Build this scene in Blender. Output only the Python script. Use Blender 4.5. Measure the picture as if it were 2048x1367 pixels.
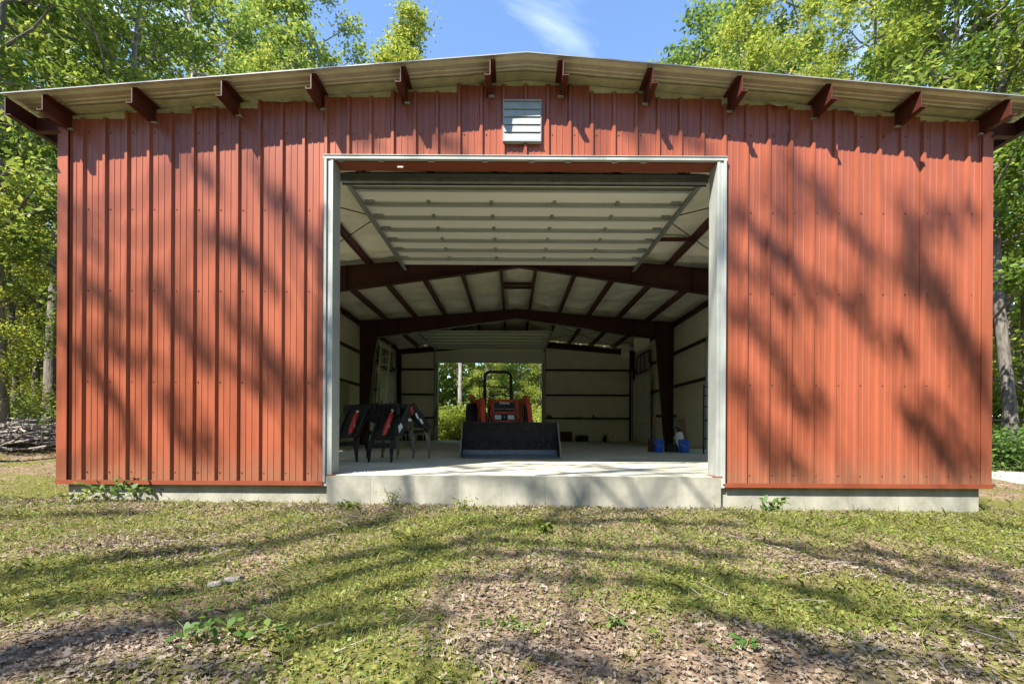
import bpy, math, random
import numpy as np
from mathutils import Vector, Matrix
for o in list(bpy.data.objects): bpy.data.objects.remove(o)
SC = bpy.context.scene
COL = SC.collection
R = math.radians
rng = random.Random(7)
nr = np.random.default_rng(11)

# ------------------------------------------------------------------ camera, sky, sun, exposure
EYE = Vector((-0.168, -6.5, 0.657)); FPX = 931.0; HX, HY = 1024.0, 856.0; ROLL = 0.0052
cam_d = bpy.data.cameras.new('camera'); cam = bpy.data.objects.new('camera', cam_d); COL.objects.link(cam)
cam_d.sensor_width = 36.0; cam_d.lens = FPX/2048*36.0
cam_d.shift_y = (HY-683.5)/2048.0
cam_d.clip_start = 0.05; cam_d.clip_end = 1000
cam.location = EYE
cam.rotation_mode = 'XYZ'
cam.rotation_euler = (Matrix.Rotation(R(90), 3, 'X') @ Matrix.Rotation(ROLL, 3, 'Z')).to_euler()
SC.camera = cam

SUN = Vector((-0.845, -1.0, 1.55)).normalized()
w = bpy.data.worlds.new('World'); SC.world = w; w.use_nodes = True
nt = w.node_tree; bg = nt.nodes['Background']
sky = nt.nodes.new('ShaderNodeTexSky'); sky.sky_type = 'NISHITA'; sky.sun_disc = False
sky.sun_elevation = math.asin(SUN.z); sky.sun_rotation = math.atan2(SUN.x, SUN.y) % (2*math.pi)
sky.air_density = 1.0; sky.dust_density = 0.1; sky.ozone_density = 4.4
tc = nt.nodes.new('ShaderNodeTexCoord'); mp = nt.nodes.new('ShaderNodeMapping')
mp.inputs['Scale'].default_value = (2.2, 2.2, 5.5); mp.inputs['Rotation'].default_value = (0.0, 0.35, 0.4)
nz = nt.nodes.new('ShaderNodeTexNoise'); nz.inputs['Scale'].default_value = 1.3; nz.inputs['Detail'].default_value = 7; nz.inputs['Distortion'].default_value = 0.6
rp = nt.nodes.new('ShaderNodeValToRGB'); rp.color_ramp.elements[0].position = 0.54; rp.color_ramp.elements[1].position = 0.80
rp.color_ramp.elements[1].color = (0.42, 0.42, 0.42, 1)
mx = nt.nodes.new('ShaderNodeMixRGB'); mx.inputs[2].default_value = (9.0, 9.6, 10.4, 1)
nt.links.new(tc.outputs['Generated'], mp.inputs[0]); nt.links.new(mp.outputs[0], nz.inputs['Vector'])
nt.links.new(nz.outputs[0], rp.inputs[0]); nt.links.new(rp.outputs[0], mx.inputs[0])
nt.links.new(sky.outputs[0], mx.inputs[1]); nt.links.new(mx.outputs[0], bg.inputs[0])
bg.inputs[1].default_value = 0.118
sd = bpy.data.lights.new('sun', 'SUN'); sd.energy = 4.7; sd.angle = R(0.53); sd.color = (1.0, 0.93, 0.82)
so = bpy.data.objects.new('sun', sd); COL.objects.link(so); so.rotation_euler = SUN.to_track_quat('Z', 'Y').to_euler()
SC.view_settings.view_transform = 'Standard'; SC.view_settings.look = 'None'
SC.view_settings.exposure = 1.70; SC.view_settings.gamma = 1.0; SC.view_settings.use_curve_mapping = False
SC.cycles.max_bounces = 12; SC.cycles.diffuse_bounces = 9; SC.cycles.glossy_bounces = 3; SC.cycles.transmission_bounces = 4
SC.cycles.use_denoising = True; SC.cycles.sample_clamp_indirect = 6

# ------------------------------------------------------------------ helpers
def W(px, py, y):
    """point seen at photo pixel (px,py) on the plane of depth coordinate y"""
    dx, dy = px-HX, py-HY
    c, s = math.cos(ROLL), math.sin(ROLL)
    dx, dy = dx*c+dy*s, -dx*s+dy*c
    d = y-EYE.y
    return Vector((EYE.x+dx/FPX*d, y, EYE.z-dy/FPX*d))

class MB:
    def __init__(s): s.v = []; s.f = []
    def add(s, vs, fs):
        b = len(s.v); s.v += [tuple(v) for v in vs]; s.f += [tuple(i+b for i in f) for f in fs]; return s
    def box(s, a, b):
        (x0, y0, z0), (x1, y1, z1) = a, b
        return s.add([(x0,y0,z0),(x1,y0,z0),(x1,y1,z0),(x0,y1,z0),(x0,y0,z1),(x1,y0,z1),(x1,y1,z1),(x0,y1,z1)],
              [(0,3,2,1),(4,5,6,7),(0,1,5,4),(1,2,6,5),(2,3,7,6),(3,0,4,7)])
    def cbox(s, c, d): 
        return s.box([c[i]-d[i]/2 for i in range(3)], [c[i]+d[i]/2 for i in range(3)])
    def bar(s, a, b, w_, h, up=(0,0,1)):
        a, b = Vector(a), Vector(b); t = (b-a).normalized(); u = Vector(up)
        if abs(t.dot(u)) > .98: u = Vector((0,1,0))
        r = t.cross(u).normalized(); u = r.cross(t)
        vs = [p+r*i*w_/2+u*j*h/2 for p in (a,b) for i,j in ((-1,-1),(1,-1),(1,1),(-1,1))]
        return s.add(vs, [(0,3,2,1),(4,5,6,7),(0,1,5,4),(1,2,6,5),(2,3,7,6),(3,0,4,7)])
    def tube(s, pts, rad, n=8, cap=True):
        pts = [Vector(p) for p in pts]
        if not hasattr(rad, '__len__'): rad = [rad]*len(pts)
        b = len(s.v); u = None
        for i, p in enumerate(pts):
            t = (pts[min(i+1, len(pts)-1)]-pts[max(i-1, 0)])
            t = t.normalized() if t.length > 1e-9 else Vector((0,0,1))
            if u is None:
                u = t.cross(Vector((0,0,1)) if abs(t.z) < .9 else Vector((1,0,0))).normalized()
            u = (u-t*u.dot(t)).normalized(); v = t.cross(u)
            for k in range(n):
                a = 2*math.pi*k/n
                s.v.append(tuple(p+(u*math.cos(a)+v*math.sin(a))*rad[i]))
        for i in range(len(pts)-1):
            for k in range(n):
                k2 = (k+1) % n
                s.f.append((b+i*n+k, b+i*n+k2, b+(i+1)*n+k2, b+(i+1)*n+k))
        if cap:
            s.f.append(tuple(b+k for k in reversed(range(n)))); e = b+(len(pts)-1)*n
            s.f.append(tuple(e+k for k in range(n)))
        return s
    def prism(s, poly, vec):
        """polygon (list of 3D points) extruded along vec"""
        n = len(poly); v = Vector(vec); P = [Vector(p) for p in poly]
        fs = [tuple(range(n)), tuple(reversed(range(n, 2*n)))]
        fs += [(i, i+n, (i+1) % n+n, (i+1) % n) for i in range(n)]
        return s.add(P+[p+v for p in P], fs)
    def lathe(s, c, prof, n=16, axis='Z'):
        b = len(s.v); c = Vector(c)
        for r_, h in prof:
            for k in range(n):
                a = 2*math.pi*k/n; x, y = r_*math.cos(a), r_*math.sin(a)
                d = {'Z': (x, y, h), 'X': (h, x, y), 'Y': (x, h, y)}[axis]
                s.v.append(tuple(c+Vector(d)))
        for i in range(len(prof)-1):
            for k in range(n):
                k2 = (k+1) % n; s.f.append((b+i*n+k, b+i*n+k2, b+(i+1)*n+k2, b+(i+1)*n+k))
        s.f.append(tuple(b+k for k in reversed(range(n)))); e = b+(len(prof)-1)*n; s.f.append(tuple(e+k for k in range(n)))
        return s
    def build(s, name, mat, parent=None, bevel=0, smooth=False, fix=True):
        me = bpy.data.meshes.new(name); me.from_pydata(s.v, [], s.f); me.validate()
        if fix:
            import bmesh
            bm = bmesh.new(); bm.from_mesh(me); bmesh.ops.recalc_face_normals(bm, faces=bm.faces); bm.to_mesh(me); bm.free()
        return link(name, me, mat, parent, bevel, smooth)

def link(name, me, mat, parent=None, bevel=0, smooth=False):
    o = bpy.data.objects.new(name, me); COL.objects.link(o)
    if mat is not None and not me.materials: me.materials.append(mat)
    if smooth:
        me.polygons.foreach_set('use_smooth', [True]*len(me.polygons))
    if bevel:
        m = o.modifiers.new('edge', 'BEVEL'); m.width = bevel; m.segments = 2; m.limit_method = 'ANGLE'
    if parent is not None: setpar(o, parent)
    return o
def setpar(o, p):
    o.parent = p
    o.matrix_parent_inverse = WM[p.name].inverted() if p.name in WM else Matrix.Identity(4)
WM = {}
def thing(name, label, cat, loc=(0,0,0), group=None, rotz=0):
    o = bpy.data.objects.new(name, None); COL.objects.link(o); o.location = loc; o.rotation_euler = (0,0,rotz)
    o.empty_display_size = .2
    WM[o.name] = Matrix.Translation(Vector(loc))   # children are given in world coordinates unless rotated later
    return tag(o, label, cat, group)
def tag(o, label, cat, group=None):
    o['label'] = label; o['category'] = cat
    if group: o['group'] = group
    return o
def kind(o, k): o['kind'] = k; return o
def copy_tree(o, parent=None):
    c = o.copy(); COL.objects.link(c)
    if parent is not None: c.parent = parent
    for ch in list(o.children): copy_tree(ch, c)
    return c
def fast_mesh(name, v, nper):
    """v: (N*nper,3) array, faces of nper consecutive vertices"""
    me = bpy.data.meshes.new(name); n = len(v)//nper
    me.vertices.add(len(v)); me.vertices.foreach_set('co', np.ascontiguousarray(v, dtype=np.float32).ravel())
    me.loops.add(len(v)); me.loops.foreach_set('vertex_index', np.arange(len(v), dtype=np.int32))
    me.polygons.add(n); me.polygons.foreach_set('loop_start', np.arange(0, len(v), nper, dtype=np.int32))
    me.polygons.foreach_set('loop_total', np.full(n, nper, dtype=np.int32))
    me.update(calc_edges=True); return me

# ------------------------------------------------------------------ materials
def mat(name, col, rough=.6, metal=0, var=0.0, vscale=4, bump=0, bscale=60, spec=.5, col2=None, stretch=(1,1,1), objvar=0):
    m = bpy.data.materials.new(name); m.use_nodes = True; t = m.node_tree; b = t.nodes['Principled BSDF']
    b.inputs['Roughness'].default_value = rough; b.inputs['Metallic'].default_value = metal
    b.inputs['Specular IOR Level'].default_value = spec
    b.inputs['Base Color'].default_value = (*col, 1)
    tc_ = t.nodes.new('ShaderNodeTexCoord'); mp_ = t.nodes.new('ShaderNodeMapping'); mp_.inputs['Scale'].default_value = stretch
    t.links.new(tc_.outputs['Object'], mp_.inputs[0])
    if var or col2:
        n = t.nodes.new('ShaderNodeTexNoise'); n.inputs['Scale'].default_value = vscale; n.inputs['Detail'].default_value = 6; n.inputs['Roughness'].default_value = .65
        t.links.new(mp_.outputs[0], n.inputs['Vector'])
        r_ = t.nodes.new('ShaderNodeValToRGB'); e = r_.color_ramp.elements
        c2 = col2 or tuple(c*(1-var) for c in col); c1 = col if col2 else tuple(min(1, c*(1+var*.5)) for c in col)
        e[0].position = .35; e[1].position = .66; e[0].color = (*c2, 1); e[1].color = (*c1, 1)
        t.links.new(n.outputs[0], r_.inputs[0]); out = r_.outputs[0]
        if objvar:
            oi = t.nodes.new('ShaderNodeObjectInfo'); mr = t.nodes.new('ShaderNodeMapRange')
            mr.inputs['To Min'].default_value = 1-objvar; mr.inputs['To Max'].default_value = 1+objvar
            t.links.new(oi.outputs['Random'], mr.inputs[0]); hs = t.nodes.new('ShaderNodeHueSaturation')
            t.links.new(mr.outputs[0], hs.inputs['Value']); t.links.new(out, hs.inputs['Color']); out = hs.outputs[0]
        t.links.new(out, b.inputs['Base Color'])
        rr = t.nodes.new('ShaderNodeMapRange'); rr.inputs['To Min'].default_value = max(.03, rough-.08); rr.inputs['To Max'].default_value = min(1, rough+.1)
        t.links.new(n.outputs[0], rr.inputs[0]); t.links.new(rr.outputs[0], b.inputs['Roughness'])
    if bump:
        n2 = t.nodes.new('ShaderNodeTexNoise'); n2.inputs['Scale'].default_value = bscale; n2.inputs['Detail'].default_value = 4
        t.links.new(mp_.outputs[0], n2.inputs['Vector']); bp = t.nodes.new('ShaderNodeBump'); bp.inputs['Strength'].default_value = bump; bp.inputs['Distance'].default_value = .02
        t.links.new(n2.outputs[0], bp.inputs['Height']); t.links.new(bp.outputs[0], b.inputs['Normal'])
    return m

def leafmat(name, cols, trans=.42, rough=.5, vs=.35, spec=.25):
    """random tint per leaf, plus patches of another tint; partly translucent"""
    m = bpy.data.materials.new(name); m.use_nodes = True; t = m.node_tree; b = t.nodes['Principled BSDF']
    b.inputs['Roughness'].default_value = rough; b.inputs['Specular IOR Level'].default_value = spec
    g = t.nodes.new('ShaderNodeNewGeometry'); oi = t.nodes.new('ShaderNodeObjectInfo')
    tc_ = t.nodes.new('ShaderNodeTexCoord'); n = t.nodes.new('ShaderNodeTexNoise'); n.inputs['Scale'].default_value = vs; n.inputs['Detail'].default_value = 3
    t.links.new(tc_.outputs['Object'], n.inputs['Vector'])
    def mul(a, k):
        x = t.nodes.new('ShaderNodeMath'); x.operation = 'MULTIPLY'; t.links.new(a, x.inputs[0]); x.inputs[1].default_value = k; return x.outputs[0]
    def plus(a, c):
        x = t.nodes.new('ShaderNodeMath'); x.operation = 'ADD'; t.links.new(a, x.inputs[0]); t.links.new(c, x.inputs[1]); return x.outputs[0]
    f = plus(plus(mul(g.outputs['Random Per Island'], .5), mul(n.outputs[0], .5)), mul(oi.outputs['Random'], .22))
    r_ = t.nodes.new('ShaderNodeValToRGB'); e = r_.color_ramp.elements
    while len(e) < len(cols): e.new(.5)
    for i, c in enumerate(cols): e[i].position = .15+.75*i/(len(cols)-1); e[i].color = (*c, 1)
    t.links.new(f, r_.inputs[0]); t.links.new(r_.outputs[0], b.inputs['Base Color'])
    if trans:
        tr = t.nodes.new('ShaderNodeBsdfTranslucent'); ms = t.nodes.new('ShaderNodeMixShader'); ms.inputs[0].default_value = trans
        hs = t.nodes.new('ShaderNodeHueSaturation'); hs.inputs['Value'].default_value = 1.5; hs.inputs['Hue'].default_value = .485
        t.links.new(r_.outputs[0], hs.inputs['Color']); t.links.new(hs.outputs[0], tr.inputs[0])
        t.links.new(b.outputs[0], ms.inputs[1]); t.links.new(tr.outputs[0], ms.inputs[2])
        t.links.new(ms.outputs[0], t.nodes['Material Output'].inputs[0])
    return m

def splash(m):
    t = m.node_tree; b = t.nodes['Principled BSDF']; src = b.inputs['Base Color'].links[0].from_socket
    tc_ = t.nodes.new('ShaderNodeTexCoord'); sx = t.nodes.new('ShaderNodeSeparateXYZ'); t.links.new(tc_.outputs['Object'], sx.inputs[0])
    n = t.nodes.new('ShaderNodeTexNoise'); n.inputs['Scale'].default_value = 5; n.inputs['Detail'].default_value = 8; n.inputs['Roughness'].default_value = .75; t.links.new(tc_.outputs['Object'], n.inputs['Vector'])
    ad = t.nodes.new('ShaderNodeMath'); ad.operation = 'MULTIPLY_ADD'; t.links.new(n.outputs[0], ad.inputs[0]); ad.inputs[1].default_value = -1.3; t.links.new(sx.outputs['Z'], ad.inputs[2])
    mr = t.nodes.new('ShaderNodeMapRange'); mr.inputs['From Min'].default_value = -.78; mr.inputs['From Max'].default_value = -.30; mr.inputs['To Min'].default_value = .55; mr.inputs['To Max'].default_value = 0
    t.links.new(ad.outputs[0], mr.inputs[0]); mx_ = t.nodes.new('ShaderNodeMixRGB'); mx_.inputs[2].default_value = (.20, .115, .07, 1)
    t.links.new(mr.outputs[0], mx_.inputs[0]); t.links.new(src, mx_.inputs[1]); t.links.new(mx_.outputs[0], b.inputs['Base Color'])
M = {}
M['red'] = mat('red_paint', (.285, .082, .044), .28, var=.22, vscale=1.2, stretch=(2.2, 1, .25), bump=.03, bscale=4, spec=.30, objvar=.045)
splash(M['red'])
M['redtrim'] = mat('red_trim', (.22, .055, .028), .35, var=.12)
M['steel'] = mat('oxide_primer', (.085, .022, .014), .5, var=.25, vscale=3, spec=.35)
M['steeld'] = mat('dark_oxide_primer', (.055, .018, .015), .5, var=.3, vscale=3, spec=.3)
M['galv'] = mat('galvalume_sheet', (.62, .61, .54), .36, metal=.35, var=.15, vscale=5)
M['galvd'] = mat('galvanised_track', (.36, .38, .37), .38, metal=.6, var=.2, vscale=8)
M['vent'] = mat('grey_louvre', (.29, .33, .335), .45, var=.1)
M['rake'] = mat('weathered_edge', (.20, .215, .225), .5, var=.2)
M['foil'] = mat('insulation_edge_facing', (.52, .50, .36), .6, var=.25, vscale=6, bump=.4, bscale=18)
M['white'] = mat('white_trim', (.33, .35, .325), .45, var=.15, vscale=2)
M['vinyl'] = mat('white_vinyl_facing', (.90, .88, .73), .42, var=.08, vscale=1.5, bump=.5, bscale=5, spec=.35)
M['door'] = mat('door_panel', (.75, .75, .69), .45, var=.06, vscale=1, stretch=(.3, 2, 2))
M['doorrib'] = mat('door_strut', (.40, .43, .41), .4, metal=.3, var=.1)
M['dark'] = mat('dark_weather_strip', (.028, .032, .030), .6, var=.3)
M['black'] = mat('black_steel', (.018, .018, .018), .42, spec=.3, var=.4, vscale=6, bump=.05)
M['blackbk'] = mat('worn_black_bucket', (.034, .033, .031), .75, spec=.08, var=.3, vscale=10, bump=.15, bscale=25)
M['skytint'] = mat('polished_floor_sky_tint', (.20, .25, .32), .35, metal=.4, var=.35, vscale=14)  # blue of the reflected sky is put into the steel's base colour
M['orange'] = mat('tractor_orange', (.50, .060, .027), .35, var=.1)
M['cylred'] = mat('cylinder_red', (.50, .035, .030), .35, var=.15)
M['chrome'] = mat('chrome', (.7, .7, .7), .15, metal=1)
M['rubber'] = mat('tyre_rubber', (.02, .02, .02), .8, var=.3, bump=.2, bscale=40)
M['sticker'] = mat('white_sticker', (.75, .75, .72), .4)
M['lamp'] = mat('headlight_lens', (.70, .72, .70), .12)
M['muddy'] = mat('muddy_steel', (.27, .23, .165), .8, col2=(.09, .08, .06), vscale=20)
M['blue'] = mat('blue_plastic', (.012, .10, .50), .4, var=.15)
M['wood'] = mat('brown_board', (.16, .075, .035), .65, var=.3, stretch=(8, 8, .6), vscale=3)
M['redbox'] = mat('dark_red_crate', (.10, .022, .018), .6, var=.2)
M['ply'] = mat('olive_panel_board', (.36, .36, .25), .6, var=.1)
M['alu'] = mat('aluminium', (.55, .55, .52), .4, metal=.6, var=.1)
M['glass'] = mat('pale_window_pane', (.35, .40, .38), .08, spec=.8)
M['bark'] = mat('grey_bark', (.20, .18, .155), .9, col2=(.055, .045, .038), vscale=5, stretch=(3, 3, .7), bump=.8, bscale=9)
M['barkpale'] = mat('pale_bark', (.34, .32, .30), .9, col2=(.12, .11, .10), vscale=4, stretch=(2, 2, .8), bump=.6, bscale=8)
M['stick'] = mat('weathered_sticks', (.36, .32, .30), .9, col2=(.13, .11, .10), vscale=6)
M['gravel'] = mat('pale_gravel', (.48, .45, .41), .9, col2=(.30, .28, .25), vscale=6, bump=.6, bscale=80)
G1 = [(.030, .066, .012), (.08, .148, .022), (.15, .225, .035), (.25, .30, .06)]
G2 = [(.022, .048, .009), (.065, .12, .017), (.12, .185, .027), (.20, .25, .04)]
G3 = [(.06, .11, .014), (.14, .205, .026), (.23, .285, .042), (.33, .345, .065)]
M['leafA'] = leafmat('leaf_green', G1); M['leafB'] = leafmat('leaf_dark_green', G2); M['leafC'] = leafmat('leaf_yellow_green', G3)
M['litter'] = leafmat('dry_leaves', [(.050, .034, .022), (.108, .078, .053), (.175, .133, .096), (.27, .228, .178), (.145, .102, .068)], trans=.1, rough=.7, vs=.8)
M['grass'] = leafmat('grass_blades', [(.062, .090, .018), (.12, .155, .030), (.20, .22, .05), (.29, .28, .10)], trans=.3, vs=.8)
M['clover'] = leafmat('ground_plants', [(.042, .076, .015), (.085, .13, .025), (.15, .19, .038), (.23, .245, .06)], trans=.3, vs=.9)
M['weed'] = leafmat('weed_leaves', [(.03, .075, .018), (.06, .12, .025), (.11, .17, .035)], trans=.3)

def concrete():
    m = mat('floor_concrete', (.52, .505, .42), .75, col2=(.36, .35, .28), vscale=1.1, bump=.15, bscale=50, objvar=.04)
    return m
M['conc'] = concrete()
M['block'] = mat('foundation_concrete', (.335, .325, .27), .85, col2=(.185, .185, .145), vscale=2.3, bump=.12, bscale=40, objvar=.03)

# ------------------------------------------------------------------ ground
def hn(x, y):
    return (.035*np.sin(x*1.3+.7)*np.sin(y*1.7+.2)+.02*np.sin(x*3.1+y*2.3)+.012*np.sin(x*6.7-y*5.1+1.)+.05*np.sin(x*.45+2)*np.sin(y*.5))
def gz(x, y):
    x = np.asarray(x, float); y = np.asarray(y, float)
    z = -.425-.009*np.clip(x, -9, 9) - .035*np.clip(-y, 0, 30)
    z = z + np.where(y > 2, .055*np.clip(y-2, 0, 30), 0)*np.clip((np.abs(x)-7)/3, 0, 1)
    z = z + .04*np.clip(-x-10, 0, 20)*np.clip((y+2)/6, 0, 1)
    z = z + np.where(y > 19, .02*(np.clip(y, 19, 60)-19), 0)
    fade = np.clip((np.maximum(np.abs(x)-6.5, np.maximum(-y, y-18.6)))/.6, 0, 1)
    z = z + hn(x, y)*(.25+.75*fade)
    inside = (np.abs(x) < 6.2) & (y > .3) & (y < 18.2)
    return np.where(inside, np.minimum(z, -.5), z)
def ground_mesh():
    def axis(lo, hi, f0, f1, st, n):
        a = np.arange(f0, f1, st); l = f0-(f0-lo)*(np.linspace(1, 0, n, endpoint=False)**2); h = f1+(hi-f1)*(np.linspace(0, 1, n)**2)
        return np.concatenate([l, a, h])
    xs = axis(-260, 260, -14, 14, .16, 40); ys = axis(-120, 300, -7, 8, .16, 50)
    X, Y = np.meshgrid(xs, ys); Z = gz(X, Y); nx, ny = len(xs), len(ys)
    v = np.stack([X, Y, Z], -1).reshape(-1, 3)
    i = np.arange(nx-1)[None]+np.arange(ny-1)[:, None]*nx
    q = np.stack([i, i+1, i+1+nx, i+nx], -1).reshape(-1, 4)
    me = bpy.data.meshes.new('ground'); me.from_pydata(v.tolist(), [], q.tolist())
    return me
def ground_mat():
    m = bpy.data.materials.new('forest_ground'); m.use_nodes = True; t = m.node_tree; b = t.nodes['Principled BSDF']; b.inputs['Roughness'].default_value = .95
    b.inputs['Specular IOR Level'].default_value = .1
    tc_ = t.nodes.new('ShaderNodeTexCoord')
    def noise(s, d=6, dist=0):
        n = t.nodes.new('ShaderNodeTexNoise'); n.inputs['Scale'].default_value = s; n.inputs['Detail'].default_value = d; n.inputs['Distortion'].default_value = dist
        t.links.new(tc_.outputs['Object'], n.inputs['Vector']); return n.outputs[0]
    def ramp(f, stops):
        r_ = t.nodes.new('ShaderNodeValToRGB'); e = r_.color_ramp.elements
        while len(e) < len(stops): e.new(.5)
        for k, (p, c) in enumerate(stops): e[k].position = p; e[k].color = (*c, 1)
        t.links.new(f, r_.inputs[0]); return r_.outputs[0]
    soil = ramp(noise(14), [(.3, (.08, .055, .035)), (.5, (.17, .12, .08)), (.7, (.27, .21, .15))])
    moss = ramp(noise(22), [(.3, (.055, .058, .015)), (.5, (.115, .115, .03)), (.7, (.19, .175, .055))])
    f = ramp(noise(.8, 8, .5), [(.44, (0, 0, 0)), (.56, (1, 1, 1))])
    mx_ = t.nodes.new('ShaderNodeMixRGB'); t.links.new(f, mx_.inputs[0]); t.links.new(soil, mx_.inputs[1]); t.links.new(moss, mx_.inputs[2])
    t.links.new(mx_.outputs[0], b.inputs['Base Color'])
    bp = t.nodes.new('ShaderNodeBump'); bp.inputs['Strength'].default_value = .8; bp.inputs['Distance'].default_value = .03
    t.links.new(noise(35), bp.inputs['Height']); t.links.new(bp.outputs[0], b.inputs['Normal'])
    return m
kind(link('ground', ground_mesh(), ground_mat(), smooth=True), 'structure')

def strip_on_ground(name, pts, width, m, lift):
    pts = [Vector((*p, 0)) for p in pts]; fine = []
    for a, c in zip(pts, pts[1:]):
        k = max(2, int((c-a).length/.35)); fine += [a.lerp(c, i/k) for i in range(k)]
    fine.append(pts[-1]); vs = []; fs = []; nw = 7
    for i, p in enumerate(fine):
        t_ = (fine[min(i+1, len(fine)-1)]-fine[max(i-1, 0)]).normalized(); r_ = Vector((t_.y, -t_.x, 0))
        wv = width*(1+.12*math.sin(i*.9)+.08*math.sin(i*2.3))
        for k in range(nw):
            q = p+r_*wv*(k/(nw-1)-.5); edge = 1-abs(k/(nw-1)-.5)*2
            vs.append((q.x, q.y, float(gz(q.x, q.y))+lift*min(1, edge*3)-.01*(edge < .01)))
    for i in range(len(fine)-1):
        for k in range(nw-1):
            a = i*nw+k; fs.append((a, a+1, a+1+nw, a+nw))
    return MB().add(vs, fs).build(name, m, smooth=True, fix=False)
kind(strip_on_ground('gravel_path', [(8.2, 16), (8.6, 9), (9.3, 5.5), (11.5, 3.6), (16, 2.9), (30, 3)], 1.9, M['gravel'], .03), 'structure')

# ------------------------------------------------------------------ the metal building
HW = 6.472                      # half width to the wall panels
def zr(x): return 5.56-.0833*abs(x)
B = thing('metal_building', 'large red ribbed metal shed with a wide open doorway and rust red purlin ends', 'building', (0, 0, -.4))
DL, DR, DT = -2.78, 2.78, 4.40   # rough door opening
YB = 18.45                        # back wall
BL, BR, BT = -4.15, 1.45, 4.62    # back door opening

# foundation, slab
fb = MB().box((-6.37, .09, -1.1), (6.37, YB, -.16)); FND = fb.build('foundation', M['block'], B)
nb = 21; bw = 12.74/nb
def block_mesh(h):
    return MB().box((-bw/2+.001, 0, -1.1), (bw/2-.001, .3, h))
bA = None; bC = None
for i in range(nb):
    x = -6.37+bw*(i+.5); door = DL+.05 < x < DR-.05
    if door:
        if bC is None: bC = block_mesh(-.004).build('concrete_block', M['block'], None); o = bC
        else: o = bC.copy(); COL.objects.link(o)
        y = -.055
    else:
        if bA is None: bA = block_mesh(-.125).build('concrete_block', M['block'], None); o = bA
        else: o = bA.copy(); COL.objects.link(o)
        y = .015
    o.location = (x, y+rng.uniform(-.0012, .0012), 0); setpar(o, FND)
for i, (x0, x1) in enumerate(((-6.4, -2.9), (-2.894, .158), (.164, 3.1), (3.106, 6.4))):
    for (y0, y1) in ((.25, 6.0), (6.006, 12.0), (12.006, YB)):
        MB().box((x0, y0, -.155), (x1, y1, 0)).build('floor_slab', M['conc'], B)
for xa, xb in ((DL, .158), (.164, DR)): MB().box((xa, -.05, -.155), (xb, .25, 0)).build('floor_slab', M['conc'], B)

# ribbed wall panels
PITCH = HW*2/14/3
def rib_profile(n):
    pts = []
    for k in range(n):
        c = k*PITCH
        pts += [(c-.036, 0), (c-.017, -.037), (c+.017, -.037), (c+.036, 0)]
        for mrib in (PITCH*.36, PITCH*.64):
            pts += [(c+mrib-.014, 0), (c+mrib-.008, -.006), (c+mrib+.008, -.006), (c+mrib+.014, 0)]
    pts += [(n*PITCH-.038, .0)]
    return pts
prof = rib_profile(3)
FWALL = bpy.data.objects.new('front_wall', None); COL.objects.link(FWALL); setpar(FWALL, B)
WM['front_wall'] = Matrix.Identity(4)
for x0, x1 in ((-HW-.012, DL-.005), (DR+.005, HW+.012)):
    MB().prism([(x0, .012, -.128), (x0, -.052, -.128), (x0, -.052, -.145), (x0, -.066, -.145), (x0, -.066, -.085), (x0, -.054, -.085), (x0, -.054, -.112), (x0, .012, -.112)], (x1-x0, 0, 0)).build('base_trim', M['redtrim'], FWALL)
WP = HW*2/14
for i in range(14):
    x0 = -HW+i*WP; x1 = x0+WP
    zt = zr(max(abs(x0), abs(x1)))-.068+(.03 if i in (6, 7) else 0)+rng.uniform(-.012, .012)
    door = x0 > DL-.1 and x1 < DR+.1
    zb = DT if door else -.105
    mb = MB(); vs = []; fs = []
    tilt = rng.uniform(-.012, .012)
    if i == 0: pr = [(max(a, .12), b) for a, b in prof]
    else: pr = prof
    for (a, b_) in pr:
        vs += [(x0+a, b_-.003*(i % 2), zb), (x0+a, b_-.003*(i % 2), zt+tilt*(a/WP-.5))]
    for k in range(len(pr)-1): fs.append((2*k, 2*k+2, 2*k+3, 2*k+1))
    mb.add(vs, fs).build('wall_panel', M['red'], FWALL, fix=False)
# screw rows
sc = MB()
for zrow in (.02, 1.28, 2.55, 3.68, 4.75):
    for i in range(42):
        x = -HW+i*PITCH+PITCH*.22
        if DL-.1 < x < DR+.1 and zrow < DT: continue
        sc.lathe((x, 0, zrow), [(.010, 0), (.010, -.005), (.005, -.011)], 6, 'Y')
kind(sc.build('screw_heads', M['steel'], B), 'stuff')
# corner trim
for s in (-1, 1):
    c = MB(); x = s*HW
    c.box((min(x-s*.125, x+s*.02), -.045, -.105), (max(x-s*.125, x+s*.02), -.028, zr(HW)-.22))
    c.box((min(x, x+s*.02), -.03, -.105), (max(x, x+s*.02), .2, zr(HW)-.22))
    c.build('corner_trim', M['red'], B, bevel=.004)
SD0, SD1, SDH = 6.15, 8.8, 3.65     # side doorway added in the right wall, out of view, to light the inside
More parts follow.
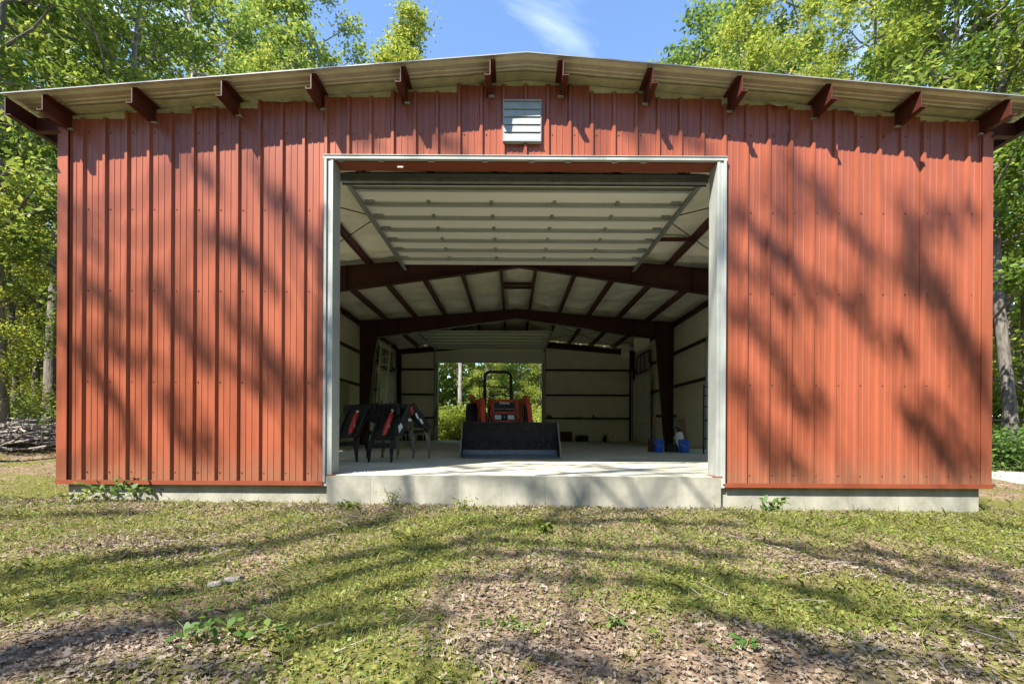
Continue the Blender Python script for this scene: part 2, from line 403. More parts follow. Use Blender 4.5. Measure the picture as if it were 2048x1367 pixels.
# side walls and back wall outside skins with inner facing
for s in (-1, 1):
    a, b_ = sorted((s*(HW-.02), s*HW))
    if s < 0:  # left doorway and its trim: unseen, added to brighten the interior
        MB().prism([(a, .2, -.105), (a, .7, -.105), (a, .7, 2.9), (a, 5.6, 2.9), (a, 5.6, -.105), (a, YB, -.105), (a, YB, zr(HW)-.1), (a, .2, zr(HW)-.1)], (.02, 0, 0)).build('side_wall', M['red'], B)
        for y in (.7, 5.6): MB().box((-6.5, y-.04, 0), (-6.2, y+.04, 2.9)).build('jamb_trim', M['white'], B)
        MB().box((-6.5, .7, 2.86), (-6.2, 5.6, 2.94)).build('header_trim', M['white'], B)
    else:  # both right doorways and their trim are unseen additions that let daylight in
        MB().prism([(a, .2, -.105), (a, .7, -.105), (a, .7, 4.2), (a, 5.6, 4.2), (a, 5.6, -.105), (a, SD0, -.105), (a, SD0, SDH), (a, SD1, SDH), (a, SD1, -.105), (a, YB, -.105), (a, YB, zr(HW)-.1), (a, .2, zr(HW)-.1)], (.02, 0, 0)).build('side_wall', M['red'], B)
        for y in (.7, 5.6): MB().box((6.2, y-.04, 0), (6.5, y+.04, 4.2)).build('jamb_trim', M['white'], B)
        MB().box((6.2, .7, 4.16), (6.5, 5.6, 4.24)).build('header_trim', M['white'], B)
        for y in (SD0, SD1): MB().box((6.2, y-.04, 0), (6.5, y+.04, SDH)).build('jamb_trim', M['white'], B)
        MB().box((6.2, SD0, SDH-.04), (6.5, SD1, SDH+.04)).build('header_trim', M['white'], B)
bk = MB()
bk.box((-HW, YB-.02, -.105), (BL, YB, zr(HW)-.12)); bk.box((BR, YB-.02, -.105), (HW, YB, zr(HW)-.12))
bk.prism([(BL, YB-.02, BT), (BR, YB-.02, BT), (BR, YB-.02, zr(BR)-.1), (0, YB-.02, zr(0)-.1), (BL, YB-.02, zr(BL)-.1)], (0, .02, 0))
bk.prism([(BR, YB-.02, zr(HW)-.12), (HW, YB-.02, zr(HW)-.12), (BR, YB-.02, zr(BR)-.1)], (0, .02, 0))
bk.prism([(BL, YB-.02, zr(HW)-.12), (-HW, YB-.02, zr(HW)-.12), (BL, YB-.02, zr(BL)-.1)], (0, .02, 0))
bk.build('back_wall', M['red'], B)
def quilt(name, P0, U, V, nu, nv, bulge, m, parent, cells=(1, 1), wr=.012, seed=0):
    """soft facing stretched between rails, bulging along U x V"""
    P0, U, V = Vector(P0), Vector(U), Vector(V); N = U.cross(V).normalized(); r_ = random.Random(seed); vs = []; fs = []
    ph = [r_.uniform(0, 6) for _ in range(6)]
    for j in range(nv+1):
        for i in range(nu+1):
            a, b_ = i/nu, j/nv
            bb = abs(math.sin(math.pi*a*cells[0]))**.6*abs(math.sin(math.pi*b_*cells[1]))**.6*bulge
            ww = wr*(math.sin(b_*38+ph[0]+2.5*math.sin(a*5+ph[1]))+.6*math.sin(b_*81+ph[2]+a*7)+.5*math.sin(a*23+ph[3]))*abs(math.sin(math.pi*a*cells[0]))**.5
            if cells == (1, 4):
                for q, bc in enumerate((.24, .41, .58, .74)): ww -= .028*math.sin(math.pi*a)**.5*math.exp(-((b_-bc-.012*math.sin(a*4+ph[q])-.02*math.sin(ph[q+1]))/.010)**2)
                ww += .09*math.sin(math.pi*a)*math.exp(-((b_-.10-.03*math.sin(math.pi*a))/.045)**2)
            vs.append(P0+U*a+V*b_+N*(bb+ww))
    for j in range(nv):
        for i in range(nu):
            k = j*(nu+1)+i; fs.append((k, k+1, k+nu+2, k+nu+1))
    return MB().add(vs, fs).build(name, m, parent, smooth=True, fix=False)
XI = 6.36
for s in (-1, 1):
    for k, (ya, yb) in enumerate(((.3, 5.9), (5.9, 11.8), (11.8, YB-.2))):
        for (z0, z1) in ((0, 2.35), (2.35, 3.65), (3.65, 4.83)):
            if s < 0 and k == 0 and z1 < 3.7:
                if z0 > 2: quilt('wall_insulation', (-XI, ya, 2.9), (0, yb-ya, 0), (0, 0, .75), 24, 8, .03, M['vinyl'], B, (4, 1), .006, k)
            elif s < 0: quilt('wall_insulation', (-XI, ya, z0), (0, yb-ya, 0), (0, 0, z1-z0), 24, 16, .03, M['vinyl'], B, (4, 1), .006, k)
            elif k == 0 and z1 < 3.7: pass
            elif k == 1 and z1 < 3.7: quilt('wall_insulation', (XI, yb, z0), (0, SD1-yb, 0), (0, 0, z1-z0), 14, 16, .03, M['vinyl'], B, (2, 1), .006, k+3)
            else: quilt('wall_insulation', (XI, yb, z0), (0, ya-yb, 0), (0, 0, z1-z0), 24, 16, .03, M['vinyl'], B, (4, 1), .006, k+3)
for (x0, x1) in ((-XI, BL), (BR, XI)):
    for (z0, z1) in ((0, 1.19), (1.19, 2.42), (2.42, 3.74), (3.74, 5.0)):
        quilt('wall_insulation', (x0, YB-.2, z0), (x1-x0, 0, 0), (0, 0, z1-z0), 16, 10, .03, M['vinyl'], B, (3, 1), .006, 9)
quilt('wall_insulation', (BL, YB-.2, BT), (BR-BL, 0, 0), (0, 0, .9), 10, 6, .02, M['vinyl'], B)
# front wall inside lining (seen from the side only) and facing edge above the panels
for x0, x1 in ((-XI, DL), (DR, XI)): MB().box((x0, .21, 0), (x1, .23, 4.8)).build('wall_insulation', M['vinyl'], B)
ed = MB(); n = 40
for k in range(n):
    xa = -HW+.1+(2*HW-.2)*k/n; xb = -HW+.1+(2*HW-.2)*(k+1)/n
    oa, ob = .03+.004*math.sin(k*2.1), .03+.004*math.sin((k+1)*2.1)
    ed.add([(xa, -.05-oa*2.4, zr(xa)-.013), (xb, -.05-ob*2.4, zr(xb)-.013), (xb, .03, zr(xb)-.017), (xa, .03, zr(xa)-.017)], [(0, 1, 2, 3)])
    ed.add([(xa, oa, zr(xa)-.30), (xb, ob, zr(xb)-.30), (xb, ob-.025, zr(xb)-.045), (xa, oa-.025, zr(xa)-.045)], [(0, 1, 2, 3)])
ed.build('insulation_edge', M['foil'], B, fix=False, smooth=True)
for x, wd, dp in ((-4.6, .45, .015), (-3.3, .35, .02), (3.55, .40, .025), (4.72, .5, .02)):
    z = zr(x)-.10; v_ = []; fold = MB()
    for k in range(7):
        a = k/6; zz = -.0833*(abs(x-wd/2+wd*a)-abs(x)); v_.append((x-wd/2+wd*a, -.045-.012*math.sin(a*9), z+zz-.014*math.sin(a*7)-dp*math.sin(a*3))); v_.append((x-wd/2+wd*a, -.02, z+zz+.055))
    fold.add(v_, [(2*k, 2*k+2, 2*k+3, 2*k+1) for k in range(6)])
    fold.build('loose_insulation', M['foil'], B, fix=False, smooth=True)

# purlins (Z sections running through the front wall), eave struts
PX = [s*(.48+1.172*k) for s in (-1, 1) for k in range(6)]
YF = -.42
def purlin(x, s, y0, y1, name='purlin', depth=.205, m=None):
    zt = zr(x)-.035; zb = zt-depth; p = MB()
    p.box((x-.006, y0, zb), (x+.006, y1, zt))
    a, b_ = sorted((x+s*.006, x+s*.07)); p.box((a, y0-.004, zb-.004), (b_, y1, zb+.006))
    a, b_ = sorted((x+s*.064, x+s*.07)); p.box((a, y0-.004, zb+.006), (b_, y1, zb+.026))
    a, b_ = sorted((x-s*.006, x-s*.07)); p.box((a, y0, zt-.006), (b_, y1, zt-.0005))
    return p.build(name, m or M['steel'], B)
for x in PX: purlin(x, 1 if x > 0 else -1, YF+.012, YB+.4)
# clips where the purlins meet the wall
for x in PX:
    MB().box((x-.035, -.045, zr(x)-.262), (x+.045, -.005, zr(x)-.245)).build('purlin_clip', M['white'], B)
for s in (-1, 1):
    x = s*6.83; zt = zr(x)-.03; e = MB()
    e.box((min(x, x-s*.012), YF+.01, zt-.23), (max(x, x-s*.012), YB+.4, zt))
    e.box((min(x, x-s*.08), YF+.01, zt-.238), (max(x, x-s*.08), YB+.4, zt-.228))
    e.build('eave_strut', M['steeld'], B)
    for y in (-.02, 5.9, 11.8, YB):   # outriggers that carry the eave
        e = MB(); e.box((min(s*6.46, x), y, zt-.22), (max(s*6.46, x), y+.012, zt-.02))
        e.box((min(s*6.46, x), y-.05, zt-.235), (max(s*6.46, x), y+.03, zt-.222)); e.build('outrigger', M['steel'], B)

# roof
rmain = MB()
for s in (-1, 1):
    xe = s*6.87
    rmain.prism([(0, .55, zr(0)), (xe, .55, zr(xe)), (xe, .55, zr(xe)+.012), (0, .55, zr(0)+.012)], (0, YB-.1, 0))
ROOF = rmain.build('roof', M['galv'], B)
def roofsheet(s, y0, npitch, pitch=.305):
    pr = [(y0, 0)]
    for k in range(npitch):
        c = y0+pitch*(k+.12)
        pr += [(c, 0), (c+.02, .032), (c+.05, .032), (c+.07, 0), (c+.13, 0), (c+.14, .008), (c+.16, .008), (c+.17, 0), (c+.2, 0), (c+.21, .008), (c+.23, .008), (c+.24, 0)]
    pr.append((y0+npitch*pitch, 0)); m_ = MB(); vs = []; fs = []
    for (y, dz) in pr: vs += [(0, y, zr(0)+dz+.001), (s*6.87, y, zr(6.87)+dz+.001)]
    for k in range(len(pr)-1): fs.append((2*k, 2*k+1, 2*k+3, 2*k+2))
    return m_.add(vs, fs)
for s in (-1, 1):
    roofsheet(s, YF, 3).build('roof_panel', M['galv'], ROOF, fix=False)
    t_ = MB(); t_.prism([(0, YF-.012, zr(0)-.006), (s*6.875, YF-.012, zr(6.875)-.006), (s*6.875, YF-.012, zr(6.875)+.008), (0, YF-.012, zr(0)+.008)], (0, .01, 0))
    t_.build('rake_edge', M['rake'], ROOF)
rc = MB()
for s in (-1, 1): rc.prism([(0, .9, zr(0)+.040), (s*.16, .9, zr(.16)+.036), (s*.16, .9, zr(.16)+.042), (0, .9, zr(0)+.047)], (0, YB-.4, 0))
rc.build('ridge_cap', M['galv'], ROOF)

# ceiling insulation between the purlins
slots = sorted(PX); edges = [-6.42]+slots+[6.42]
for i in range(len(edges)-1):
    x0, x1 = edges[i]+.01, edges[i+1]-.01
    for k, (ya, yb) in enumerate(((.3, 5.9), (5.9, 11.77), (11.77, YB-.2))):
        if x0 < 0 < x1: quilt('ceiling_insulation', (x0, yb, zr(x0)-.06), (x1-x0, 0, 0), (0, ya-yb, 0), 10, 60, .05, M['vinyl'], B, (1, 4), .017, i*3+k)
        else: quilt('ceiling_insulation', (x0, yb, zr(x0)-.06), (x1-x0, 0, zr(x1)-zr(x0)), (0, ya-yb, 0), 10, 60, .05, M['vinyl'], B, (1, 4), .017, i*3+k)

# rigid frames
def frame(y):
    FRM = None; HT = lambda x: zr(x)-.245
    dep = lambda x: .37+.055*abs(x)
    xo = 6.13; g = MB()
    for s in (-1, 1):
        xc = s*(xo-.68)
        up = [(0, y, HT(0)), (xc, y, HT(xc))]; lo = [(xc, y, HT(xc)-dep(xc)), (0, y, HT(0)-dep(0))]
        g.prism(up+lo, (0, .014, 0))
        for (a, b_) in ((up[0], up[1]), (lo[1], lo[0])):
            g.bar((a[0], y+.007, a[2]), (b_[0], y+.007, b_[2]), .17, .014, (0, 0, 1))
        for xx in (1.2, 3.0, 4.6):
            x = s*xx; g.box((x-.006, y-.07, HT(x)-dep(x)), (x+.006, y+.08, HT(x)))
    g.box((-.008, y-.08, HT(0)-dep(0)), (.008, y+.09, HT(0)+.02))
    FRM = g.build('rigid_frame', M['steeld'], B)
    for s in (-1, 1):
        c = MB(); X = lambda d: s*(xo-d); zt = HT(xo-.68)
        c.prism([(X(0), y, 0), (X(.30), y, 0), (X(.68), y, zt-.6), (X(.68), y, zt), (X(0), y, HT(xo)+.02)], (0, .014, 0))
        c.bar((X(0), y+.007, 0), (X(0), y+.007, HT(xo)+.02), .17, .014, (1, 0, 0))
        c.bar((X(.30), y+.007, 0), (X(.68), y+.007, zt-.55), .17, .014, (1, 0, 0))
        c.bar((X(.68), y+.007, zt-.62), (X(.68), y+.007, zt), .17, .014, (1, 0, 0))
        c.bar((X(-.01), y+.007, HT(xo)+.02), (X(.70), y+.007, zt+.01), .17, .016, (0, 0, 1))
        c.box((min(X(-.03), X(.34)), y-.1, 0), (max(X(-.03), X(.34)), y+.11, .018))
        c.build('column', M['steeld'], FRM)
    return FRM
frame(5.89); F2 = frame(11.77)
# end frame of the back wall
e = MB()
for s in (-1, 1):
    e.prism([(0, YB-.32, zr(0)-.245), (s*6.3, YB-.32, zr(6.3)-.245), (s*6.3, YB-.32, zr(6.3)-.5), (0, YB-.32, zr(0)-.5)], (0, .1, 0))
    e.box((min(s*6.3, s*6.05), YB-.36, 0), (max(s*6.3, s*6.05), YB-.2, zr(6.3)-.24))
e.build('end_frame', M['steeld'], B)
# girts
for z in (1.19, 2.42, 3.74):
    for x0, x1 in ((-6.2, BL-.12), (BR+.12, 6.2)):
        g = MB().box((x0, YB-.36, z-.035), (x1, YB-.2, z-.02)).box((x0, YB-.36, z-.035), (x1, YB-.345, z+.05)); g.build('girt', M['steeld'], B)
for s in (-1, 1):
    for z in (2.35, 3.65, 4.78):
        for (ya, yb) in (((.3, YB-.3),) if z > 4 else ((5.7, YB-.3),) if s < 0 else ((SD1+.05, YB-.3),)):
            a, b_ = sorted((s*6.33, s*6.20)); g = MB().box((a, ya, z-.04), (b_, yb, z-.028)); a, b_ = sorted((s*6.20, s*6.208)); g.box((a, ya, z-.04), (b_, yb, z+.04)); g.build('girt', M['steeld'], B)
# purlin bracing: rods and a strut near the ridge
br = MB()
for s in (-1, 1):
    for (ya, yb) in ((.4, 5.85), (11.9, YB-.3)):
        br.tube([(s*6.0, ya, zr(6)-.32), (s*3.0, (ya+yb)/2, zr(3)-.30), (s*.4, yb, zr(.4)-.28)], .011, 6)
        br.tube([(s*6.0, yb, zr(6)-.32), (s*3.0, (ya+yb)/2, zr(3)-.32), (s*.4, ya, zr(.4)-.28)], .011, 6)
br.build('brace_rod', M['steeld'], B)
for y in (4.0, 8.6, 9.0):
    MB().box((-.47, y, zr(0)-.26), (.47, y+.05, zr(0)-.17)).build('ridge_strut', M['steeld'], B)
MB().box((2.83, 4.3, zr(3.4)-.25), (3.99, 4.36, zr(3.4)-.17)).build('ridge_strut', M['steel'], B)
# conduit along the second frame
yv = 11.62; cd = MB()
pts = [(-6.13+.36, yv, .9), (-6.13+.62, yv, 3.6), (-6.13+.72, yv, zr(5.4)-.245-.37-.055*5.4-.04)]
pts += [(x, yv, zr(x)-.245-.37-.055*abs(x)-.035) for x in (-4.5, -3, -1.5, 0, 1.5, 3.0)]
cd.tube(pts, .018, 6).build('conduit', M['white'], B, smooth=True)

# front doorway: header, jamb trim
hd = MB(); hd.box((DL, .014, DT-.030), (DR, .24, DT+.25)); hd.build('door_header', M['redtrim'], B)
ht = MB(); ht.box((DL-.02, -.06, DT-.028), (DR+.02, -.005, DT+.022)); ht.box((DL-.02, -.070, DT+.018), (DR+.02, -.005, DT+.030)); ht.build('header_trim', M['white'], B, bevel=.004)
for s in (-1, 1):
    j = MB(); X = lambda d: s*(2.78-d)
    def bx(d0, d1, y0, y1, z0, z1): a, b_ = sorted((X(d0), X(d1))); j.box((a, y0, z0), (b_, y1, z1))
    bx(-.005, .03, -.066, -.004, -.10, DT-.028)
    bx(.03, .075, -.042, .0, .004, DT-.028); bx(.075, .115, -.050, .23, .004, DT-.031)
    j.build('jamb_trim', M['white'], B, bevel=.003)
    q = MB(); a, b_ = sorted((X(.02), X(.17))); q.box((a, -.058, -.006), (b_, .20, .003)); q.build('sill_flashing', M['redtrim'], B)
for k, x in enumerate((-1.78, -2.6, -2.05, -1.35, -.6, .05, .55, 1.2, 1.6)):
    MB().box((x, -.03, DT-.050 if k else DT-.13), (x+.08, -.02, DT-.028 if k else DT-.11)).build('trim_tab', M['white'], B)
# louvre
lv = MB(); x0, x1, z0, z1 = W(1006, 248, 0).x, W(1082, 248, 0).x, W(1044, 288, 0).z, W(1044, 207, 0).z
lv.box((x0, -.06, z0), (x0+.012, .0, z1)).box((x1-.012, -.06, z0), (x1, .0, z1)).box((x0, -.075, z1-.012), (x1, 0, z1+.004)).box((x0, -.075, z0-.004), (x1, 0, z0+.014)).box((x0, -.02, z0), (x1, -.01, z1))
LV = lv.build('louvre_vent', M['vent'], B)
for k in range(5):
    a = z0+.016+(z1-z0-.03)*k/5; h = (z1-z0-.03)/5
    MB().prism([(x0+.014, -.070, a+.004), (x0+.014, -.066, a-.002), (x0+.014, -.050, a+h-.004), (x0+.014, -.055, a+h+.002)], (x1-x0-.028, 0, 0)).build('slat', M['vent'], LV)

# overhead doors
def overhead(xl, xr, zt, y0, y1, nsec, name='overhead_door', hang=None):
    D = bpy.data.objects.new(name, None); COL.objects.link(D); D.location = ((xl+xr)/2, y0, zt); WM[D.name] = Matrix.Translation(D.location); setpar(D, B)
    for s, x in ((-1, xl), (1, xr)):
        t_ = MB(); t_.bar((x+s*.035, y0-.15, zt-.02), (x+s*.035, y1+.25, zt-.02), .05, .07); t_.bar((x+s*.005, y0-.15, zt-.055), (x+s*.005, y1+.25, zt-.055), .06, .006)
        for y in (y0+.5, (y0+y1)/2, y1): t_.bar((x+s*.04, y, zt), (x+s*.04, y, zr(x)-.2), .03, .03)
        t_.build('door_track', M['galvd'], D)
    L = (y1-y0)/nsec
    for k in range(nsec):
        ya = y0+L*k+.004; yb = y0+L*(k+1)-.004
        s_ = MB(); s_.box((xl, ya, zt), (xr, yb, zt+.045)); s_.box((xl, ya+L*.42, zt-.004), (xr, ya+L*.6, zt+.002)); s_.build('door_section', M['door'], D, bevel=.006)
        if k < nsec: 
            r_ = MB(); r_.box((xl+.03, ya+.03, zt-.05), (xr-.03, ya+.036, zt-.001)); r_.box((xl+.03, ya+.03, zt-.055), (xr-.03, ya+.10, zt-.048)); r_.box((xl+.03, ya+.096, zt-.05), (xr-.03, ya+.10, zt-.02))
            r_.build('strut', M['doorrib'], D)
        if k < nsec-1:
            for j in range(6 if hang is None else 0):
                hg = MB(); x = xl+.06+(xr-xl-.12)*j/5; wd = .16 if j in (0, 5) else .06
                hg.box((x-wd/2 if 0 < j < 5 else (x if j == 0 else x-wd), yb-.04, zt-.03), (x+wd/2 if 0 < j < 5 else (x+wd if j == 0 else x), yb+.05, zt-.002))
                hg.box((x-.012, yb-.02, zt-.05), (x+.012, yb+.015, zt-.03)); hg.build('hinge', M['galvd'], D)
    return D
OD = overhead(DL+.02, DR-.02, 4.55, .98, 4.62, 7)
MB().prism([(DL, .42, 4.43), (DL, .47, 4.40), (DL, .86, 4.60), (DL, .80, 4.66)], (DR-DL, 0, 0)).build('bottom_section', M['dark'], OD)
MB().bar((DL, .56, 4.40), (DR, .56, 4.40), .07, .05).build('bottom_rail', M['galvd'], OD)
MB().bar((DL, .62, 4.385), (DR, .62, 4.385), .03, .035).build('weather_seal', M['dark'], OD)
OB = overhead(-4.2, 1.5, 4.80, 13.5, 18.0, 6, hang=1)
MB().box((BL-.05, YB-.42, 4.09), (BR+.05, YB-.37, 4.70)).build('door_section', M['door'], OB)
for x, s in ((BL, -1), (BR, 1)):
    MB().box((x-.04, YB-.34, 0), (x+.04, YB-.02, 4.65)).build('jamb_trim', M['white'], B)
    MB().bar((x+s*.12, YB-.4, 0), (x+s*.12, YB-.4, 4.8), .06, .04, (0, 1, 0)).build('door_track', M['galvd'], B)
# side doors and windows of the rear bay
for s in (-1, 1):
    ya, yb = (14.4, 17.3) if s < 0 else (14.9, 17.9)
    x = s*6.17; D = MB().box((min(x, x+s*.03), ya, .01), (max(x, x+s*.03), yb, 3.2)).build('side_door', M['door'], B)
    for k in range(4):
        MB().box((min(x-s*.012, x+s*.031), ya+.03, .03+.8*k), (max(x-s*.012, x+s*.031), yb-.03, .80+.8*k)).build('door_section', M['door'], D, bevel=.01)
    for y in (ya-.06, yb+.06):
        MB().bar((x-s*.05, y, 0), (x-s*.05, y, 3.7), .05, .05, (1, 0, 0)).build('door_track', M['alu'], D)
    b_ = MB()
    for k in range(4):
        for y in (ya+.8, yb-.8): b_.cbox((x-s*.02, y, .42+.8*k-.3), (.03, .05, .05))
    b_.build('bolt', M['dark'], D)
    wy0, wy1, wz0, wz1 = ya+.2, ya+2.4, 3.42, 4.35
    f = MB(); xx = s*6.16
    def fb_(y0, y1, z0, z1): f.box((min(xx, xx+s*.06), y0, z0), (max(xx, xx+s*.06), y1, z1))
    fb_(wy0, wy1, wz0, wz0+.07); fb_(wy0, wy1, wz1-.07, wz1)
    for y in np.linspace(wy0, wy1-.07, 4): fb_(float(y), float(y)+.07, wz0+.07, wz1-.07)
    WN = f.build('window', M['steeld'], B)
    MB().box((min(s*6.19, s*6.2), wy0+.05, wz0+.05), (max(s*6.19, s*6.2), wy1-.05, wz1-.05)).build('pane', M['glass'], WN)
# panel board low on the left wall
MB().box((-6.19, 7.0, .01), (-6.16, 10.6, 2.28)).build('wall_board', M['ply'], B)
MB().box((5.5, 11.66, 1.12), (6.25, 11.86, 1.22)).build('column_bracket', M['steeld'], B)

exec_parts = True
# ------------------------------------------------------------------ tractor
TP = Vector((-.37, 5.62, 0)); TR = R(6.5)
T = thing('tractor', 'orange compact tractor with a black front loader bucket and folding roll bar', 'tractor', (0, 0, 0))
def hoodsec(y, wd, zb, zt, rr):
    pts = []
    for k in range(5):
        a = math.pi/2*k/4; pts.append((wd/2-rr+rr*math.sin(math.pi/2-a), y, zt-rr+rr*math.sin(a)))
    pts = [(wd/2, y, zb)]+pts
    return pts+[(-p[0], p[1], p[2]) for p in reversed(pts)]
hood = MB(); secs = [(-.02, .60, .80, 1.36, .10), (.06, .68, .78, 1.42, .10), (.7, .70, .74, 1.46, .10), (1.35, .72, .74, 1.50, .10)]
vs = []; 
for s_ in secs: vs += hoodsec(*s_)
n = 12; fs = [(i*n+k, i*n+(k+1) % n, (i+1)*n+(k+1) % n, (i+1)*n+k) for i in range(3) for k in range(n)]+[tuple(range(n)), tuple(range(3*n, 4*n))]
HOOD = hood.add(vs, fs).build('hood', M['orange'], T, bevel=.008)
GR = MB().box((-.265, -.045, 1.10), (.265, -.022, 1.335)).build('grille', M['black'], T)
for k in range(6):
    MB().box((-.26, -.062, 1.115+.036*k), (.26, -.045, 1.125+.036*k)).build('slat', M['black'] if k != 1 else M['galvd'], GR)
MB().box((-.012, -.066, 1.10), (.012, -.044, 1.31)).build('slat', M['black'], GR)
g = MB().box((-.29, -.05, 1.03), (.29, -.02, 1.09)).box((-.31, -.06, .80), (.31, -.02, .86)); g.build('bumper', M['orange'], T, bevel=.01)
MB().box((-.28, -.045, .862), (.28, -.02, 1.02)).build('lamp_panel', M['black'], T)
for x in (-.17, .17):
    MB().box((x-.085, -.06, .885), (x+.085, -.044, 1.0)).build('headlight', M['lamp'], T, bevel=.012)
MB().prism([(-.025, -.05, .965), (.025, -.05, .965), (0, -.05, .93)], (0, .004, 0)).build('badge', M['sticker'], T)
for s in (-1, 1):
    MB().tube([(s*.29, -.03, 1.40), (s*.325, -.07, 1.30), (s*.345, -.09, 1.05), (s*.345, -.08, .70)], .017, 6).build('guard_bar', M['orange'], T, smooth=True)
# badge lettering
cu = bpy.data.curves.new('brand_lettering', 'FONT'); cu.body = 'Kubota'; cu.size = .085; cu.extrude = .003; cu.align_x = 'CENTER'; cu.space_character = 1.0; cu.offset = .002
tx = bpy.data.objects.new('tmp', cu); COL.objects.link(tx); dg = bpy.context.evaluated_depsgraph_get(); me = bpy.data.meshes.new_from_object(tx.evaluated_get(dg)); bpy.data.objects.remove(tx)
for v in me.vertices: x, y, z = v.co; v.co = (x, -.07-z, 1.285+y)
link('lettering', me, M['sticker'], T)
# chassis, axle, wheels
MB().box((-.22, .05, .45), (.22, 2.1, .78)).box((-.6, .40, .36), (.6, .56, .50)).box((-.55, 1.85, .52), (.55, 2.1, .8)).build('chassis', M['black'], T, bevel=.02)
def tyre(c, rad, wd, lugs):
    m_ = MB(); h = wd/2
    m_.lathe(c, [(rad*.55, -h*.75), (rad*.72, -h), (rad*.84, -h*.97), (rad*.92, -h*.75), (rad*.96, -h*.35), (rad*.96, h*.35), (rad*.92, h*.75), (rad*.84, h*.97), (rad*.72, h), (rad*.55, h*.75)], 28, 'X')
    for k in range(lugs):
        for s in (-1, 1):
            a = 2*math.pi*(k+.25*s)/lugs; a2 = a+.22; c_ = Vector(c)
            p = c_+Vector((s*h*.82, math.cos(a)*rad*.90, math.sin(a)*rad*.90)); q = c_+Vector((0, math.cos(a2)*rad*.985, math.sin(a2)*rad*.985))
            m_.bar(p, q, rad*.07, rad*.06, up=(q-c_).normalized())
    return m_
for (x, y, rad, wd) in ((-.78, 1.98, .71, .38), (.78, 1.98, .71, .38), (-.66, .48, .42, .27), (.66, .48, .42, .27)):
    WL = tyre((x, y, rad), rad, wd, 22).build('wheel', M['rubber'], T)
    MB().lathe((x, y, rad), [(rad*.56, -wd*.3), (rad*.56, wd*.3)], 20, 'X').build('rim', M['orange'], WL, smooth=False)
# fenders, seat, platform
for s in (-1, 1):
    f = MB(); pts = []
    for k in range(9):
        a = R(165-15*k); pts.append((s*.57, 1.98+math.cos(a)*.80*-1, .71+math.sin(a)*.80))
    f.prism(pts+[(s*.57, 1.3, .75)], (s*.06, 0, 0))
    for p, q in zip(pts[1:-2], pts[2:-1]): f.bar((s*.69, p[1], p[2]), (s*.69, q[1], q[2]), .22, .025, (0, 0, 1))
    f.build('fender', M['orange'], T)
    MB().lathe((s*.80, 1.9, 1.60), [(.05, -.05), (.065, -.03), (.065, .03), (.05, .05)], 12, 'Y').build('signal_lamp', M['orange'], T)
st = MB().box((-.26, 1.75, 1.0), (.26, 2.2, 1.1)).box((-.25, 2.15, 1.1), (.25, 2.26, 1.52)); st.build('seat', M['black'], T, bevel=.04)
sw = MB(); sw.tube([(.19*math.cos(a), 1.5+.06*math.sin(a), 1.55+.17*math.sin(a)) for a in np.linspace(0, 2*math.pi, 25)], .014, 6); sw.tube([(0, 1.5, 1.55), (0, 1.3, 1.2)], .02, 6); sw.build('steering_wheel', M['black'], T, smooth=True)
MB().tube([(.33*math.cos(a), 1.15, 1.46+.16*math.sin(a)) for a in np.linspace(0, math.pi, 13)], .02, 6).build('dash_hoop', M['black'], T, smooth=True)
rp_ = MB(); xr = .40; pts = [(-xr, 2.1, .8), (-xr, 2.1, 2.2)]+[(-xr+.17-.17*math.cos(a), 2.1, 2.2+.17*math.sin(a)) for a in np.linspace(.3, math.pi/2, 5)]
pts += [(-p[0], p[1], p[2]) for p in reversed(pts)]
rp_.tube(pts, .045, 8).build('roll_bar', M['black'], T, smooth=True)
ms = MB(); xs0, xs1, zs0, zs1 = -.56, .36, 1.58, 1.92
for k in range(13): x = xs0+(xs1-xs0)*k/12; ms.bar((x, 2.0, zs0), (x, 2.0, zs1), .009, .009)
for k in range(6): z = zs0+(zs1-zs0)*k/5; ms.bar((xs0, 2.0, z), (xs1, 2.0, z), .009, .009)
for a, b_ in (((xs0, 2, zs0), (xs0, 2, zs1)), ((xs0, 2, zs1), (xs1, 2, zs1-.03)), ((xs1, 2, zs0), (xs1, 2, zs1))): ms.bar(a, b_, .022, .022)
ms.build('wire_guard', M['black'], T)
MB().tube([(.30, .9, 1.3), (.30, .9, 1.62), (.30, .95, 1.68)], .03, 8).build('exhaust_pipe', M['black'], T, smooth=True)
for s in (-1, 1):
    v_ = MB()
    for k in range(5): v_.box((s*.352-.004, .25+.09*k, 1.08), (s*.352+.004, .30+.09*k, 1.26))
    v_.build('hood_vent', M['black'], T)
    MB().tube([(s*.20, -.05, .84), (s*.30, -.25, .80), (s*.40, -.5, .95), (s*.46, -.2, 1.2)], .013, 6).build('hose', M['black'], T, smooth=True)
    MB().lathe((s*.53, 1.9, 1.25), [(.03, -.02), (.05, 0), (.05, .03)], 10, 'Y').build('reflector', M['cylred'], T)
MB().box((-.34, 1.12, 1.30), (.34, 1.24, 1.46)).build('dash_panel', M['black'], T, bevel=.03)
